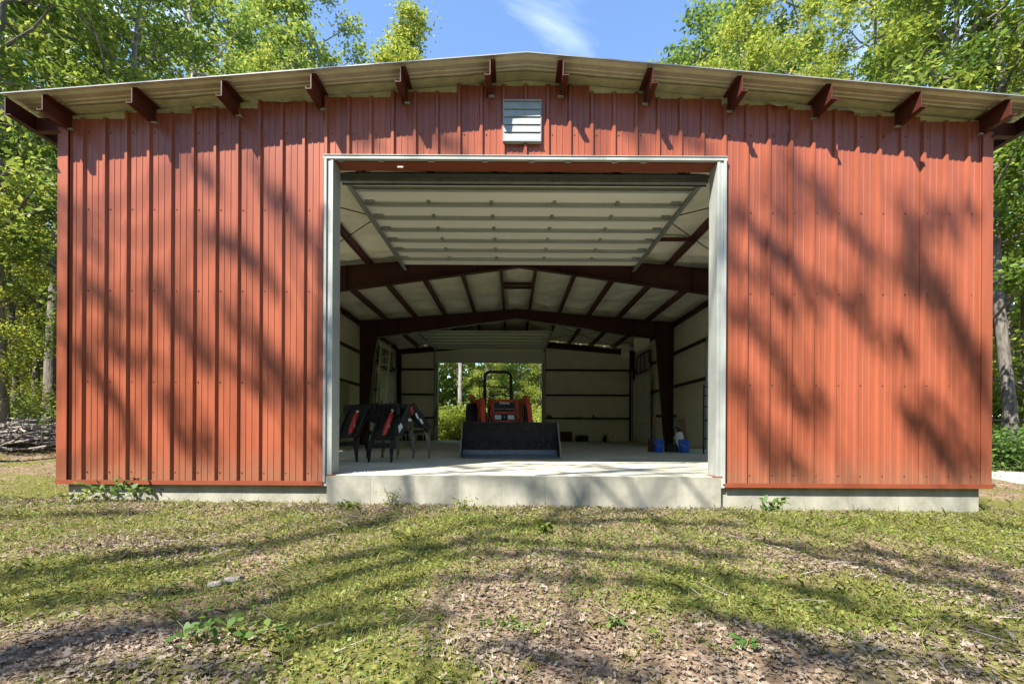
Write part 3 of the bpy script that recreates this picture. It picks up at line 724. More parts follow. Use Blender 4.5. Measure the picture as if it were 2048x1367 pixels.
# loader
for s in (-1, 1):
    tw = MB().box((s*.60-.05, 1.0, .5), (s*.60+.05, 1.22, 1.44)); tw.build('loader_post', M['orange'], T, bevel=.015)
    am = MB(); p = [(s*.58, 1.15, 1.40), (s*.58, -.15, 1.36), (s*.58, -.45, 1.18), (s*.58, -.95, .42)]
    for a, b_ in zip(p, p[1:]): am.bar(a, b_, .11, .15, (0, 0, 1))
    am.build('loader_arm', M['orange'], T, bevel=.012)
    MB().tube([(s*.58, 1.05, .75), (s*.58, -.1, .98)], .035, 8).build('lift_cylinder', M['black'], T)
    MB().tube([(s*.50, -.35, 1.05), (s*.50, -.92, .62)], .032, 8).build('tilt_cylinder', M['black'], T)
    hs = MB(); hs.tube([(s*.47, -.1, 1.30), (s*.42, -.3, 1.1), (s*.43, -.5, .9), (s*.47, -.6, .7)], .014, 6); hs.tube([(s*.66, -.1, 1.2), (s*.70, -.2, 1.0), (s*.66, -.35, .85)], .012, 6); hs.build('hose', M['black'], T, smooth=True)
# bucket: curved shell with side plates, lip forward
bx0, bx1 = -.985+.03, 1.165+.03
prof_b = [(-2.10, .018), (-1.62, .03), (-1.50, .07), (-1.42, .16), (-1.38, .30), (-1.40, .55), (-1.46, .78)]
bkm = MB(); th = .02
for (p, q) in zip(prof_b[3:], prof_b[4:]):
    bkm.prism([(bx0, p[0], p[1]), (bx0, q[0], q[1]), (bx0, q[0]+th, q[1]), (bx0, p[0]+th, p[1])], (bx1-bx0, 0, 0))
bkm.box((bx0-.01, -1.50, .765), (bx1+.01, -1.42, .80))
BKT = bkm.build('bucket', M['blackbk'], T)
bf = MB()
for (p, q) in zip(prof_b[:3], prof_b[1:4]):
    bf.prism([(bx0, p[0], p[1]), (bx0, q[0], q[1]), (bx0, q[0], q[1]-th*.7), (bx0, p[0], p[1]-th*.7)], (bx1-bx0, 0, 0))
bf.build('bucket_floor', M['skytint'], BKT)
for x in (bx0-.012, bx1):
    pl = [(x, a, b_) for a, b_ in prof_b]+[(x, -1.56, .78), (x, -2.02, .22)]
    MB().prism(pl, (.014, 0, 0)).build('side_plate', M['blackbk'], BKT)
    MB().bar((x+.007, -1.56, .78), (x+.007, -2.03, .20), .03, .012).bar((x+.007, -2.03, .20), (x+.007, -2.10, .02), .03, .012).build('plate_edge', M['muddy'], BKT)
MB().box((bx0-.015, -2.13, .008), (bx1+.015, -2.02, .026)).build('cutting_edge', M['muddy'], BKT)
fl_ = MB()
for k in range(70):
    x = rng.uniform(bx0+.1, bx1-.1); z = .18+.45*rng.random()**2; r_ = rng.uniform(.002, .007)*rng.choice((1, 1, 1.5)); y = -1.40-.01
    fl_.box((x-r_*1.4, y-.006, z-r_*.6), (x+r_, y+.012, z+r_*.7))
kind(fl_.build('dried_mud', M['muddy'], BKT), 'stuff')
T.location = TP; T.rotation_euler = (0, 0, TR)
BKT.rotation_euler = (0, 0, R(-5.0))

# ------------------------------------------------------------------ grapple attachment standing on its tines
GPL = thing('grapple_attachment', 'black root grapple with two clamps and red cylinders standing on its tines', 'grapple', (-1.9, 2.9, 0))
yF, yM, yBk = 2.36, 2.95, 3.50
def gp(px, py, y): return W(px, py, y)
tb = MB()
for a, b_ in (((687, 815), (742, 812)), ((738, 812), (822, 812))): tb.bar(gp(*a, yM+.1), gp(*b_, yM+.1), .10, .10)
tb.bar(gp(688, 826, yM+.2), gp(818, 822, yM+.2), .05, .22)
tb.build('top_beam', M['black'], GPL, bevel=.01)
def clamp(t0, t1, b0, b1, ly, tl, tr):
    c = MB(); A, Bq, C, D_ = gp(*t0, yM), gp(*t1, yM), gp(*b1, ly), gp(*b0, ly); off = Vector((0, .05, .03))
    c.prism([A, Bq, C, D_], off)
    for p, q in ((A, D_), (Bq, C)): c.bar(p, q, .035, .11)
    CL = c.build('clamp', M['black'], GPL, bevel=.006)
    MB().bar(D_+Vector((-.02, 0, -.10)), C+Vector((.02, 0, -.10)), .06, .09).build('cross_tube', M['black'], CL, bevel=.01)
    for (top, foot) in ((D_, tl), (C, tr)):
        if foot is None: continue
        k = Vector(foot); e_ = top+Vector((0, -.03, -.12)); mid = Vector((k.x+(e_.x-k.x)*.35, k.y, .24))
        tt = MB(); P_ = [top, e_, mid, Vector((k.x, k.y, .004))]; wd = [.09, .09, .07, .028]
        for (p, q, w0, w1) in zip(P_, P_[1:], wd, wd[1:]):
            d = Vector((1, 0, 0)); y_ = Vector((0, .02, 0))
            tt.add([p-d*w0/2-y_, p+d*w0/2-y_, p+d*w0/2+y_, p-d*w0/2+y_, q-d*w1/2-y_, q+d*w1/2-y_, q+d*w1/2+y_, q-d*w1/2+y_], [(0,1,2,3),(4,5,6,7),(0,1,5,4),(1,2,6,5),(2,3,7,6),(3,0,4,7)])
        tt.build('tine', M['black'], CL)
    return CL
def floor_at(px, y): p = W(px, 856, y); return (p.x, y, 0)
clamp((697, 822), (735, 822), (676, 876), (712, 876), yF, floor_at(672, 2.3), floor_at(714, 2.3))
clamp((757, 838), (797, 832), (743, 880), (787, 880), yF, floor_at(738, 2.3), floor_at(783, 2.28))
# left ear plate of the frame
MB().prism([gp(*p, yM+.02) for p in ((688, 809), (717, 809), (717, 830), (697, 834), (685, 821))], (0, .05, 0)).build('ear_plate', M['black'], GPL, bevel=.006)
MB().prism([gp(*p, yM-.02) for p in ((716, 811), (770, 811), (800, 818), (790, 842), (750, 846), (722, 838))], (0, .05, 0)).build('back_plate', M['black'], GPL, bevel=.006)
for (a, b_) in (((713, 829), (700, 866)), ((783, 828), (768, 868))):
    A, Bq = gp(*a, yM-.20), gp(*b_, yF-.02)
    MB().tube([A, A.lerp(Bq, .78)], .045, 10).tube([A.lerp(Bq, .78), A.lerp(Bq, .86), Bq], [.055, .04, .03], 10).build('hydraulic_cylinder', M['cylred'], GPL, smooth=True)
    MB().tube([A+(A-Bq)*.22, A], .020, 8).cbox(A+(A-Bq)*.2, (.06, .05, .04)).build('piston_rod', M['chrome'], GPL)
    MB().cbox(Bq+Vector((0, -.03, .0)), (.035, .03, .03)).cbox(A.lerp(Bq, .6)+Vector((.05, -.02, 0)), (.02, .02, .07)).build('fitting', M['chrome'], GPL)
for k in range(6):
    hz_ = MB(); x0 = 738+k*9; P_ = [gp(x0, 826, yM-.05), gp(x0+2, 811, yM-.1), gp(x0+7, 806-2*(k % 3), yM-.06), gp(x0+12, 812, yM-.08), gp(x0+9, 832, yM-.12)]
    hz_.tube(P_, .014, 6).build('hose', M['black'], GPL, smooth=True)
hz_ = MB(); hz_.tube([gp(792, 808, yM-.1), gp(796, 818, yM-.15), gp(795, 832, yM-.16)], .05, 8).build('hose', M['black'], GPL, smooth=True)
hz_ = MB(); hz_.tube([gp(800, 855, yM+.1), gp(806, 861, yM), gp(812, 855, yM), gp(818, 860, yM), gp(822, 854, yM+.1)], .012, 6)
hz_.build('hose', M['black'], GPL, smooth=True)
# right hand side frame: inverted V with stickers
sf = MB()
for (a, b_, y0, y1) in (((822, 811), (796, 868), yM-.05, yM-.25), ((823, 811), (858, 859), yM-.05, yM+.35)):
    sf.bar(gp(*a, y0), gp(*b_, y1), .05, .17, (0, 0, 1))
sf.prism([gp(*p, yM-.05) for p in ((816, 809), (826, 810), (826, 826), (812, 832), (808, 822))], (0, .06, 0))
sf.prism([gp(*p, yM+.2) for p in ((822, 828), (846, 840), (850, 856), (828, 855))], (0, .03, 0))
sf.build('side_frame', M['black'], GPL, bevel=.005)
for q in (((796, 852), (802, 845), (806, 853), (798, 866)), ((830, 827), (833, 825), (838, 836), (835, 838)), ((838, 838), (842, 836), (847, 845), (844, 848)), ((813, 838), (820, 836), (825, 841), (816, 842))):
    y = yM-.30 if q[0][0] < 800 else yM-.02 if q[0][0] > 825 else yM-.12
    MB().prism([gp(*p, y) for p in q], (0, .004, 0)).build('sticker', M['sticker'], GPL)
MB().prism([gp(*p, yM-.115) for p in ((820, 815), (824, 812), (827, 826), (822, 827))], (0, .004, 0)).build('sticker', M['cylred'], GPL)
for (px, top, lean, y, m_) in ((858, 858, -7, yBk-.1, 'muddy'), (827, 848, -9, yBk-.12, 'muddy'), (795, 866, 5, yBk-.1, 'muddy'), (765, 868, -3, yBk+.1, 'muddy'), (735, 860, 3, yBk-.05, 'black')):
    t0 = W(px+lean, top, y-.1); f0 = Vector(floor_at(px, y)); tt = MB(); P_ = [t0, t0.lerp(f0, .4)+Vector((.05*(-1 if lean > 0 else 1), -.03, 0)), f0+Vector((.01, 0, .15)), f0]; wd = [.10, .085, .06, .03]
    for (p, q_, w0, w1) in zip(P_, P_[1:], wd, wd[1:]):
        d = Vector((1, 0, 0)); y_ = Vector((0, .02, 0))
        tt.add([p-d*w0/2-y_, p+d*w0/2-y_, p+d*w0/2+y_, p-d*w0/2+y_, q_-d*w1/2-y_, q_+d*w1/2-y_, q_+d*w1/2+y_, q_-d*w1/2+y_], [(0,1,2,3),(4,5,6,7),(0,1,5,4),(1,2,6,5),(2,3,7,6),(3,0,4,7)])
    tt.build('tine', M[m_], GPL)
MB().bar(W(733, 866, yBk-.15), W(858, 862, yBk-.15), .06, .07).build('rear_beam', M['black'], GPL)

# ------------------------------------------------------------------ things on the shed floor and rails
def bucket(px, y, label):
    p = W(px, 856, y); b = thing('plastic_bucket', label, 'bucket', (p.x, y, 0), 'blue plastic buckets by the right column')
    MB().lathe((p.x, y, 0), [(.125, .0), (.128, .01), (.148, .30), (.155, .30), (.155, .335), (.150, .335), (.150, .37), (.140, .37), (.120, .02)], 20).build('tub', M['blue'], b, smooth=False)
    MB().tube([(p.x+.155*math.cos(a), y-.155*abs(math.sin(a))*.5-.1, .33-.16*math.sin(a)) for a in np.linspace(0, math.pi, 9)], .004, 5).build('handle', M['alu'], b)
bucket(1317, 6.75, 'blue plastic bucket standing beside the dark red block at the column foot')
bucket(1368, 6.45, 'blue plastic bucket standing in front of the upright brown board')
p = W(1302.5, 900, 6.9); tag(MB().box((p.x-.06, 6.85, 0), (p.x+.06, 7.05, .38)).build('wood_block', M['redbox'], None, bevel=.008), 'dark red block standing to the left of a blue bucket', 'block')
p = W(1372, 876, 7.3); bd = thing('wooden_board', 'tall brown board leaning on the right wall behind a blue bucket', 'board', (p.x, 7.3, 0))
MB().prism([(p.x-.07, 7.25, 0), (p.x+.08, 7.25, 0), (p.x+.08, 7.62, .98), (p.x-.07, 7.62, .98)], (0, .035, 0)).build('plank', M['wood'], bd, bevel=.004)
p = W(1309, 876, 8.3); bd = thing('wooden_post', 'narrow brown board leaning behind the left blue bucket at the column', 'board', (p.x, 8.3, 0))
MB().prism([(p.x-.04, 8.25, 0), (p.x+.05, 8.25, 0), (p.x+.05, 8.4, 1.0), (p.x-.04, 8.4, 1.0)], (0, .035, 0)).build('plank', M['wood'], bd)
# dark bag between the buckets
p = W(1345, 890, 6.9); bg_ = thing('tool_bag', 'dark slumped tool bag between the two blue buckets', 'bag', (p.x, 6.9, 0))
MB().prism([(p.x-.20, 6.8, 0), (p.x+.17, 6.8, 0), (p.x+.16, 6.84, .16), (p.x+.06, 6.86, .26), (p.x-.08, 6.86, .22), (p.x-.19, 6.84, .13)], (0, .26, 0)).build('bag_body', M['rubber'], bg_, bevel=.03)
MB().tube([(p.x-.1, 6.9, .2), (p.x-.07, 6.9, .33), (p.x+.05, 6.9, .35), (p.x+.08, 6.9, .24)], .014, 6).build('handle', M['black'], bg_)
# sprayer jug
p = W(1358, 866, 7.1); jg = thing('sprayer_jug', 'white jug with a black hose and cap behind the blue buckets', 'jug', (p.x, 7.1, 0))
MB().lathe((p.x, 7.1, .0), [(.12, 0), (.13, .03), (.13, .46), (.09, .55), (.06, .58)], 14).build('jug_body', M['sticker'], jg)
MB().lathe((p.x, 7.1, .58), [(.06, 0), (.07, .02), (.06, .10)], 12).tube([(p.x+.02, 7.1, .66), (p.x-.08, 7.1, .72), (p.x-.14, 7.1, .66), (p.x-.15, 7.1, .45)], .018, 6).build('hose', M['black'], jg)
# steel rack near the right jamb
q0 = W(1407, 903, 6.0); rk = thing('ladder_rack', 'narrow black metal ladder rack standing inside by the right jamb', 'rack', (q0.x, 6.0, 0))
for dx in (0, .42): MB().bar((q0.x+dx, 6.0, 0), (q0.x+dx, 6.0, 1.86), .035, .035).build('rail', M['black'], rk)
for z in (.40, .90, 1.26, 1.56, 1.80): MB().bar((q0.x, 6.0, z), (q0.x+.42, 6.0, z), .03, .03).build('rung', M['black'], rk)
for z in (.92, 1.58): MB().cbox((q0.x+.13, 5.97, z+.03), (.05, .05, .09)).build('hook', M['black'], rk)
# aluminium ladder at the left column, dark rails of the door track beyond it
la = thing('aluminium_ladder', 'pale aluminium ladder leaning against the left column behind the grapple', 'ladder', (-5.2, 11.4, 0))
for dx in (0, .36): MB().bar((-5.42+dx, 11.1, .0), (-5.28+dx, 11.6, 3.9), .03, .07).build('rail', M['alu'], la)
for k in range(12):
    t_ = (k+.5)/12; MB().bar((-5.42+.14*t_, 11.1+.5*t_, 3.9*t_), (-5.06+.14*t_, 11.1+.5*t_, 3.9*t_), .03, .03).build('rung', M['alu'], la)
# hanging sheets near the right side window
for (a, label) in ((((1268, 676), (1299, 676), (1299, 690), (1290, 697), (1269, 705)), 'pale loose sheet hanging under the ceiling beside the right column'), (((1243, 688), (1258, 687), (1259, 712), (1246, 722), (1242, 712)), 'smaller pale loose sheet hanging at the back right corner')):
    y = 13.2 if a[0][0] > 1260 else 15.6
    h = MB().prism([W(*q, y) for q in a], (0, .012, 0)).build('hanging_sheet', M['vinyl'], None); tag(h, label, 'sheet', 'pale sheets hanging at the right side')
# lamp bar / shiny clutter on top of the back beam
for k, px in enumerate((1136, 1146, 1176, 1229, 1243)):
    p = W(px, 684+k*1.2+(4 if k > 2 else 0), 17.9); o = MB().prism([p, p+Vector((.22, 0, .03)), p+Vector((.25, 0, .10)), p+Vector((.08, 0, .13))], (0, .15, 0)).build('foil_scrap', M['chrome'], None)
    tag(o, 'shiny crumpled foil scrap lying on the rear end beam', 'scrap', 'foil scraps on the rear beam')
# items on the lowest rail of the back wall
zrl = 1.19+.001-.02
ORDL = ['first', 'second', 'third', 'fourth', 'fifth', 'sixth', 'seventh', 'eighth', 'ninth', 'tenth', 'eleventh', 'twelfth', 'thirteenth', 'fourteenth']
for k, (px, h, r_, m_) in enumerate(((1095, .22, .05, 'dark'), (1099, .26, .045, 'dark'), (1103, .17, .04, 'black'), (1135, .2, .05, 'alu'), (1140, .12, .06, 'sticker'), (1147, .09, .09, 'dark'), (1153, .10, .07, 'black'), (1160, .15, .06, 'dark'), (1166, .24, .045, 'vinyl'), (1173, .10, .08, 'sticker'), (1180, .10, .06, 'vinyl'), (1187, .25, .045, 'black'), (1194, .09, .07, 'dark'), (1205, .09, .09, 'ply'))):
    p = W(px, 836, YB-.28); o = MB().lathe((p.x, YB-.28, zrl), [(r_, 0), (r_, h*.6), (r_*.5, h*.75), (r_*.45, h)] if h > .14 else [(r_, 0), (r_, h)], 10).build('shelf_bottle' if h > .14 else 'shelf_tin', M[m_], None)
    tag(o, ('small %s bottle, %s along the lowest rail of the back wall' if h > .14 else 'small low %s tin, %s along the lowest rail of the back wall') % ({'dark': 'dark', 'black': 'black', 'alu': 'silver', 'sticker': 'white', 'vinyl': 'cream', 'ply': 'olive'}[m_], ORDL[k]), 'bottle' if h > .14 else 'tin', 'bottles and tins on the back wall rail')
# floor clutter at the back
def crate(px0, px1, y, h, d, m_, name, label, cat, lid=False):
    a, b_ = W(px0, 880, y).x, W(px1, 880, y).x; t_ = thing(name, label, cat, ((a+b_)/2, y, 0))
    MB().box((a, y, 0), (b_, y+.02, h)).box((a, y+d-.02, 0), (b_, y+d, h)).box((a, y+.02, 0), (a+.02, y+d-.02, h)).box((b_-.02, y+.02, 0), (b_, y+d-.02, h)).box((a+.02, y+.02, 0), (b_-.02, y+d-.02, .02)).build('crate_body', M[m_], t_, bevel=.006)
    MB().box((a-.01, y-.012, h*.72), (b_+.01, y-.001, h*.80)).build('rim', M[m_], t_)
    return t_
crate(1112, 1144, 17.3, .50, .5, 'redbox', 'storage_crate', 'dark red crate on the floor by the right of the loader bucket', 'crate')
tb_ = crate(1153, 1177, 17.0, .30, .35, 'black', 'scrap_tub', 'low dark tub of scrap standing at the back wall', 'tub')
cb = MB()
for k in range(9):
    p = W(1155+k*2.4, 869, 17.15); cb.tube([(p.x, 17.15, .1), (p.x+rng.uniform(-.12, .12), 17.1, .33+rng.uniform(0, .1))], .02, 5)
cb.build('scrap', M['galvd'], tb_)
p = W(1212, 876, 17.2); jn = thing('fuel_can', 'small dark can beside a pale pot on the floor at the back', 'can', (p.x, 17.2, 0)); MB().lathe((p.x-.06, 17.2, 0), [(.11, 0), (.11, .2), (.05, .27), (.04, .36)], 12).build('can_body', M['black'], jn)
MB().tube([(p.x-.06, 17.2, .3), (p.x+.05, 17.15, .37), (p.x+.08, 17.15, .22)], .02, 6).build('handle', M['black'], jn)
p = W(1221, 876, 17.2); pt = MB().lathe((p.x, 17.2, 0), [(.09, 0), (.11, .2), (.12, .2), (.12, .22), (.10, .22), (.08, .03)], 14).build('pot', M['vinyl'], None); tag(pt, 'small pale pot on the floor right of the dark can', 'pot')
crate(1226, 1250, 17.5, .34, .4, 'vinyl', 'carton', 'pale open carton on the floor in the back right corner', 'box')
crate(834, 843, 17.2, .30, .3, 'redbox', 'floor_box', 'small dark box on the floor at the back left wall', 'box')
for k, px in enumerate((808, 815, 822, 849)):
    p = W(px, 878, 17.5); o = MB().lathe((p.x, 17.5, 0), [(.06, 0), (.06, .2), (.03, .26), (.03, .32+.05*k)], 10).build('floor_bottle', M['black'], None); tag(o, 'small dark bottle on the floor, %s along the back left wall' % ORDL[k], 'bottle', 'dark bottles along the back left wall')
# leaning sticks by the back left
sp = MB()
for k in range(3): p = W(861+k*2, 876, 16.5); sp.tube([(p.x, 16.5, 0), (p.x+.05*k, 17.6, 1.5+.2*k)], .018, 5)
tag(sp.build('leaning_poles', M['wood'], None), 'few thin poles leaning by the left side of the back doorway', 'poles')
# pebbles swept against the left jamb
pb = []
pm = MB()
for k in range(170):
    x = -2.62+abs(rng.gauss(0, .30)); y = .18+rng.random()*.30; r_ = rng.uniform(.006, .016)
    if x > -1.6: continue
    pm.lathe((x, y, 0), [(r_, 0), (r_*.9, r_*.6), (r_*.3, r_)], 5)
kind(pm.build('gravel', M['gravel'], None), 'stuff')

# ------------------------------------------------------------------ vegetation
def leaf_quads(C, L, wid=.5, up=.35, droop=.25):
    """rhombic leaves at centres C (N,3) of length L (N), pointing about at random"""
    N = len(C); a = nr.uniform(0, 2*np.pi, N); el = nr.normal(-droop, .45, N)
    d = np.stack([np.cos(a)*np.cos(el), np.sin(a)*np.cos(el), np.sin(el)], 1)
    nrm = nr.normal(0, 1, (N, 3)); nrm[:, 2] = np.abs(nrm[:, 2])+up
    s = np.cross(d, nrm); s /= np.linalg.norm(s, axis=1)[:, None]+1e-9
    L = np.asarray(L)[:, None]
    v = np.stack([C-d*L*.5, C+s*L*wid*.5+d*L*.05, C+d*L*.5, C-s*L*wid*.5+d*L*.05], 1)
    return v.reshape(-1, 3)
def leaf_blades(C, L, wid=.5, up=1.0, droop=0):
    N = len(C); q = leaf_quads(C, L, wid, up, droop).reshape(N, 4, 3); a, l, b, r_ = q[:, 0], q[:, 1], q[:, 2], q[:, 3]; s_ = (l-r_)*.5; d = b-a
    bend = np.zeros((N, 3)); bend[:, 2] = np.asarray(L)*.12
    return np.stack([a, a+d*.22+s_*.78, a+d*.5+s_*.95+bend*.6, a+d*.78+s_*.55+bend*.3, b-bend*.5, a+d*.78-s_*.55+bend*.3, a+d*.5-s_*.95+bend*.6, a+d*.22-s_*.78], 1).reshape(-1, 3)
def clump_pts(centres, n, r, flat=.7):
    c = np.repeat(np.asarray(centres), n, 0); g = nr.normal(0, .5, c.shape)*r; g[:, 2] *= flat
    return c+g
def tree_data(H, cr, cb, nclump, nleaf, ls, seed, bark='bark', leaf='leafA', tr=.16, lean=0, crad=.62):
    """trunk mesh and crown mesh of one broadleaf tree at the origin"""
    r_ = random.Random(seed); t_ = MB()
    ph = r_.uniform(0, 6); path = lambda z: Vector((lean*z/H+.25*math.sin(z*.35+ph)*z/H*1.5, .2*math.sin(z*.28+ph*2)*z/H*1.5, z))
    zz = [i*H*.93/12 for i in range(13)]
    t_.tube([path(z) for z in zz], [tr*(1.35 if i == 0 else 1)*(1-i/13.5)**.85+.012 for i in range(13)], 8)
    cs = []; zb = H*cb
    for i in range(nclump):
        z = zb+(H-zb)*((i+.5)/nclump)**.9; f = (z-zb)/(H-zb)
        rad = cr*(.45+.55*math.sin(math.pi*min(1, f*.85+.18)))*(1 if f < .8 else .75)
        a = i*2.4+r_.uniform(-.5, .5); rr = rad*r_.uniform(.35, 1.0)
        c = path(z)+Vector((math.cos(a)*rr, math.sin(a)*rr, r_.uniform(-.3, .5))); cs.append(c)
        b0 = path(max(zb*.8, z-rr*.55)); m_ = b0.lerp(c, .5)+Vector((0, 0, -.12*rr))
        t_.tube([b0, m_, c], [tr*.30*(1-f*.6)+.012, tr*.18*(1-f*.6)+.01, .008], 5, cap=False)
    per = nleaf//nclump; C = clump_pts([tuple(c) for c in cs], per, crad)
    L = nr.uniform(.7, 1.3, len(C))*ls
    tm = bpy.data.meshes.new('trunk'); tm.from_pydata(t_.v, [], t_.f); tm.polygons.foreach_set('use_smooth', [True]*len(tm.polygons)); tm.materials.append(M[bark])
    cm = fast_mesh('crown', leaf_quads(C, L), 4); cm.materials.append(M[leaf])
    return tm, cm
def plant_tree(data, x, y, label, rot, sc=1, group=None, name='broadleaf_tree', z=None):
    zz = float(gz(x, y))-.08 if z is None else z
    t_ = bpy.data.objects.new(name, None); COL.objects.link(t_); t_.location = (x, y, zz); t_.rotation_euler = (0, 0, rot); t_.scale = (sc, sc, sc); tag(t_, label, 'tree', group)
    for nm, me in zip(('trunk', 'crown'), data):
        o = bpy.data.objects.new(nm, me); COL.objects.link(o); o.parent = t_
    return t_
TV = [tree_data(16, 3.4, .30, 42, 13500, .17, 1, leaf='leafA', tr=.19),
      tree_data(18, 3.8, .34, 44, 14500, .17, 2, leaf='leafC', tr=.22),
      tree_data(14, 3.0, .22, 42, 14000, .155, 3, leaf='leafB', tr=.15),
      tree_data(20, 3.2, .42, 40, 12000, .17, 4, leaf='leafA', tr=.2, bark='barkpale', lean=1.2),
      tree_data(11, 2.6, .12, 42, 14000, .135, 5, leaf='leafC', tr=.10)]
GL = 'woodland trees beyond the left side of the shed'; GR_ = 'woodland trees beyond the right side of the shed'; GB = 'woodland trees behind the shed'
left = [(-9.9, 9.0, 4, .62), (-11.6, 7.2, 4, .70), (-13.4, 5.4, 4, .6), (-12.6, 10.6, 4, .8), (-9.8, 5.5, 2, .95), (-12.2, 4.0, 0, .95), (-11.0, 9.5, 3, .9), (-14.5, 8.0, 1, .95), (-10.5, 12.5, 0, .80), (-13.5, 14.5, 2, 1.0), (-17.0, 12.0, 3, 1.0), (-21.0, 9.0, 0, 1.1), (-14.8, 18.0, 1, 1.1), (-15.5, 20.5, 0, 1.2), (-26, 12, 2, 1.2), (-24, 23, 3, 1.1)]
right = [(13.4, 8.6, 1, .95), (12.5, 6.5, 0, .95), (13.8, 11.0, 1, 1.0), (10.0, 14.5, 1, 1.05), (16.0, 8.0, 4, 1.2), (17.5, 13.5, 0, 1.0), (13.0, 17.5, 3, 1.0), (20.5, 9.5, 1, 1.1), (9.6, 21, 1, 1.15), (16.5, 22, 0, 1.2), (22, 18, 3, 1.1), (26, 12, 1, 1.2), (28, 20, 0, 1.2)]
back = [(-15.8, 25, 0, 1.72), (-14.2, 26.5, 3, 1.62), (-19.5, 26, 1, 1.6), (-12.6, 30, 2, 1.5), (-4.4, 31, 1, .95), (4.2, 31, 2, 1.05), (11.7, 23.4, 0, 1.64), (16.0, 25.5, 0, 1.75), (19.0, 24.5, 1, 1.6), (23, 28, 3, 1.5), (11.5, 30, 2, 1.45), (0.6, 36, 4, 1.2), (-2.0, 26.5, 4, .75), (1.9, 28.5, 4, .8)]
ORD = ['first', 'second', 'third', 'fourth', 'fifth', 'sixth', 'seventh', 'eighth', 'ninth', 'tenth', 'eleventh', 'twelfth', 'thirteenth', 'fourteenth', 'fifteenth', 'sixteenth', 'seventeenth', 'eighteenth', 'nineteenth', 'twentieth']
KIND = ['leafy green tree', 'broad yellow green tree', 'dark green bushy tree', 'tall pale barked tree', 'low leafy tree']
def bearing(t): return (t[0]-EYE.x)/(t[1]-EYE.y)
for lst, grp, txt, rot in ((sorted(left, key=lambda t: -bearing(t)), GL, '%s beyond the left wall, %s outward from that wall', 1.7), (sorted(right, key=bearing), GR_, '%s beyond the right wall, %s outward from that wall', 1.3), (sorted(back, key=bearing), GB, '%s behind the shed, %s from the left among those behind it', 2.1)):
    for i, (x, y, k, sc_) in enumerate(lst): plant_tree(TV[k], x, y, txt % (KIND[k], ORD[i]), i*rot, sc_, grp)
# distinct trees
yl = tree_data(17, 1.25, .45, 30, 16000, .15, 21, leaf='leafC', tr=.16, crad=.55)
p = W(808, 300, 24); plant_tree(yl, p.x, 24, 'bright yellow green treetop rising alone above the roof left of the ridge', .4, 1.62)
p = W(919, 800, 25.5); plant_tree(tree_data(17, 2.4, .5, 26, 7000, .22, 23, bark='barkpale', tr=.17), p.x, 25.5, 'pale straight tree trunk seen through the open back door left of the tractor', 1.1, 1)
def forked(x, y, label):
    t_ = thing('forked_tree', label, 'tree', (x, y, 0)); zz = float(gz(x, y)); m_ = MB()
    m_.tube([(x+.10, y, zz-.2), (x+.02, y, zz+1.0), (x-.18, y, zz+2.8), (x-.42, y, zz+5.0), (x-.50, y, zz+7.5), (x-.3, y, zz+10.5), (x-.1, y+.4, zz+14)], [.20, .15, .135, .12, .10, .08, .04], 10)
    m_.tube([(x+.12, y+.1, zz), (x+.10, y+.1, zz+1.6), (x+.05, y+.25, zz+3.0), (x-.12, y+.4, zz+4.6), (x-.3, y+.6, zz+7), (x-.1, y+.9, zz+11)], [.15, .14, .11, .085, .07, .04], 10)
    for k in range(14):
        a = k*2.4; z = zz+6+k*.55; m_.tube([(x-.4, y, z), (x-.4+math.cos(a)*.9, y+math.sin(a)*.9, z+.5), (x-.4+math.cos(a)*2, y+math.sin(a)*2, z+1.2)], [.05, .03, .01], 5)
    m_.build('trunk', M['bark'], t_, smooth=True, fix=False)
    cs = [(x-.4+math.cos(k*2.4)*rng.uniform(.8, 2.6), y+math.sin(k*2.4)*rng.uniform(.8, 2.6), zz+6+k*.28) for k in range(34)]
    C = clump_pts(cs, 260, .8); link('crown', fast_mesh('crown', leaf_quads(C, nr.uniform(.14, .26, len(C))), 4), M['leafA'], t_)
p = W(2022, 860, 6.3); forked(p.x, 6.3, 'grey forked tree trunk rising close beside the right wall of the shed')
p = W(104, 780, 9.5); plant_tree(tree_data(15, 2.6, .45, 26, 7000, .2, 31, bark='bark', tr=.17), p.x, 9.5, 'thick dark trunked tree close to the left corner of the shed', .3, 1)
p = W(4, 780, 6.0); plant_tree(tree_data(15, 2.4, .5, 24, 6000, .2, 33, bark='barkpale', tr=.17), p.x, 6.0, 'pale grey tree trunk at the left edge above the brush pile', 2.2, 1)
# thin understorey trunks on the left
for i, (px, y) in enumerate(((30, 12), (52, 14), (70, 11), (84, 16), (42, 18), (112, 15))):
    p = W(px, 800, y); plant_tree(TV[4] if i % 2 else TV[2], p.x, y, 'slender dark young tree in the shade left of the shed, %s from the photo edge' % ORD[sorted((30, 52, 70, 84, 42, 112)).index(px)], i*1.1, .8, 'slender young trees left of the shed', 'young_tree')
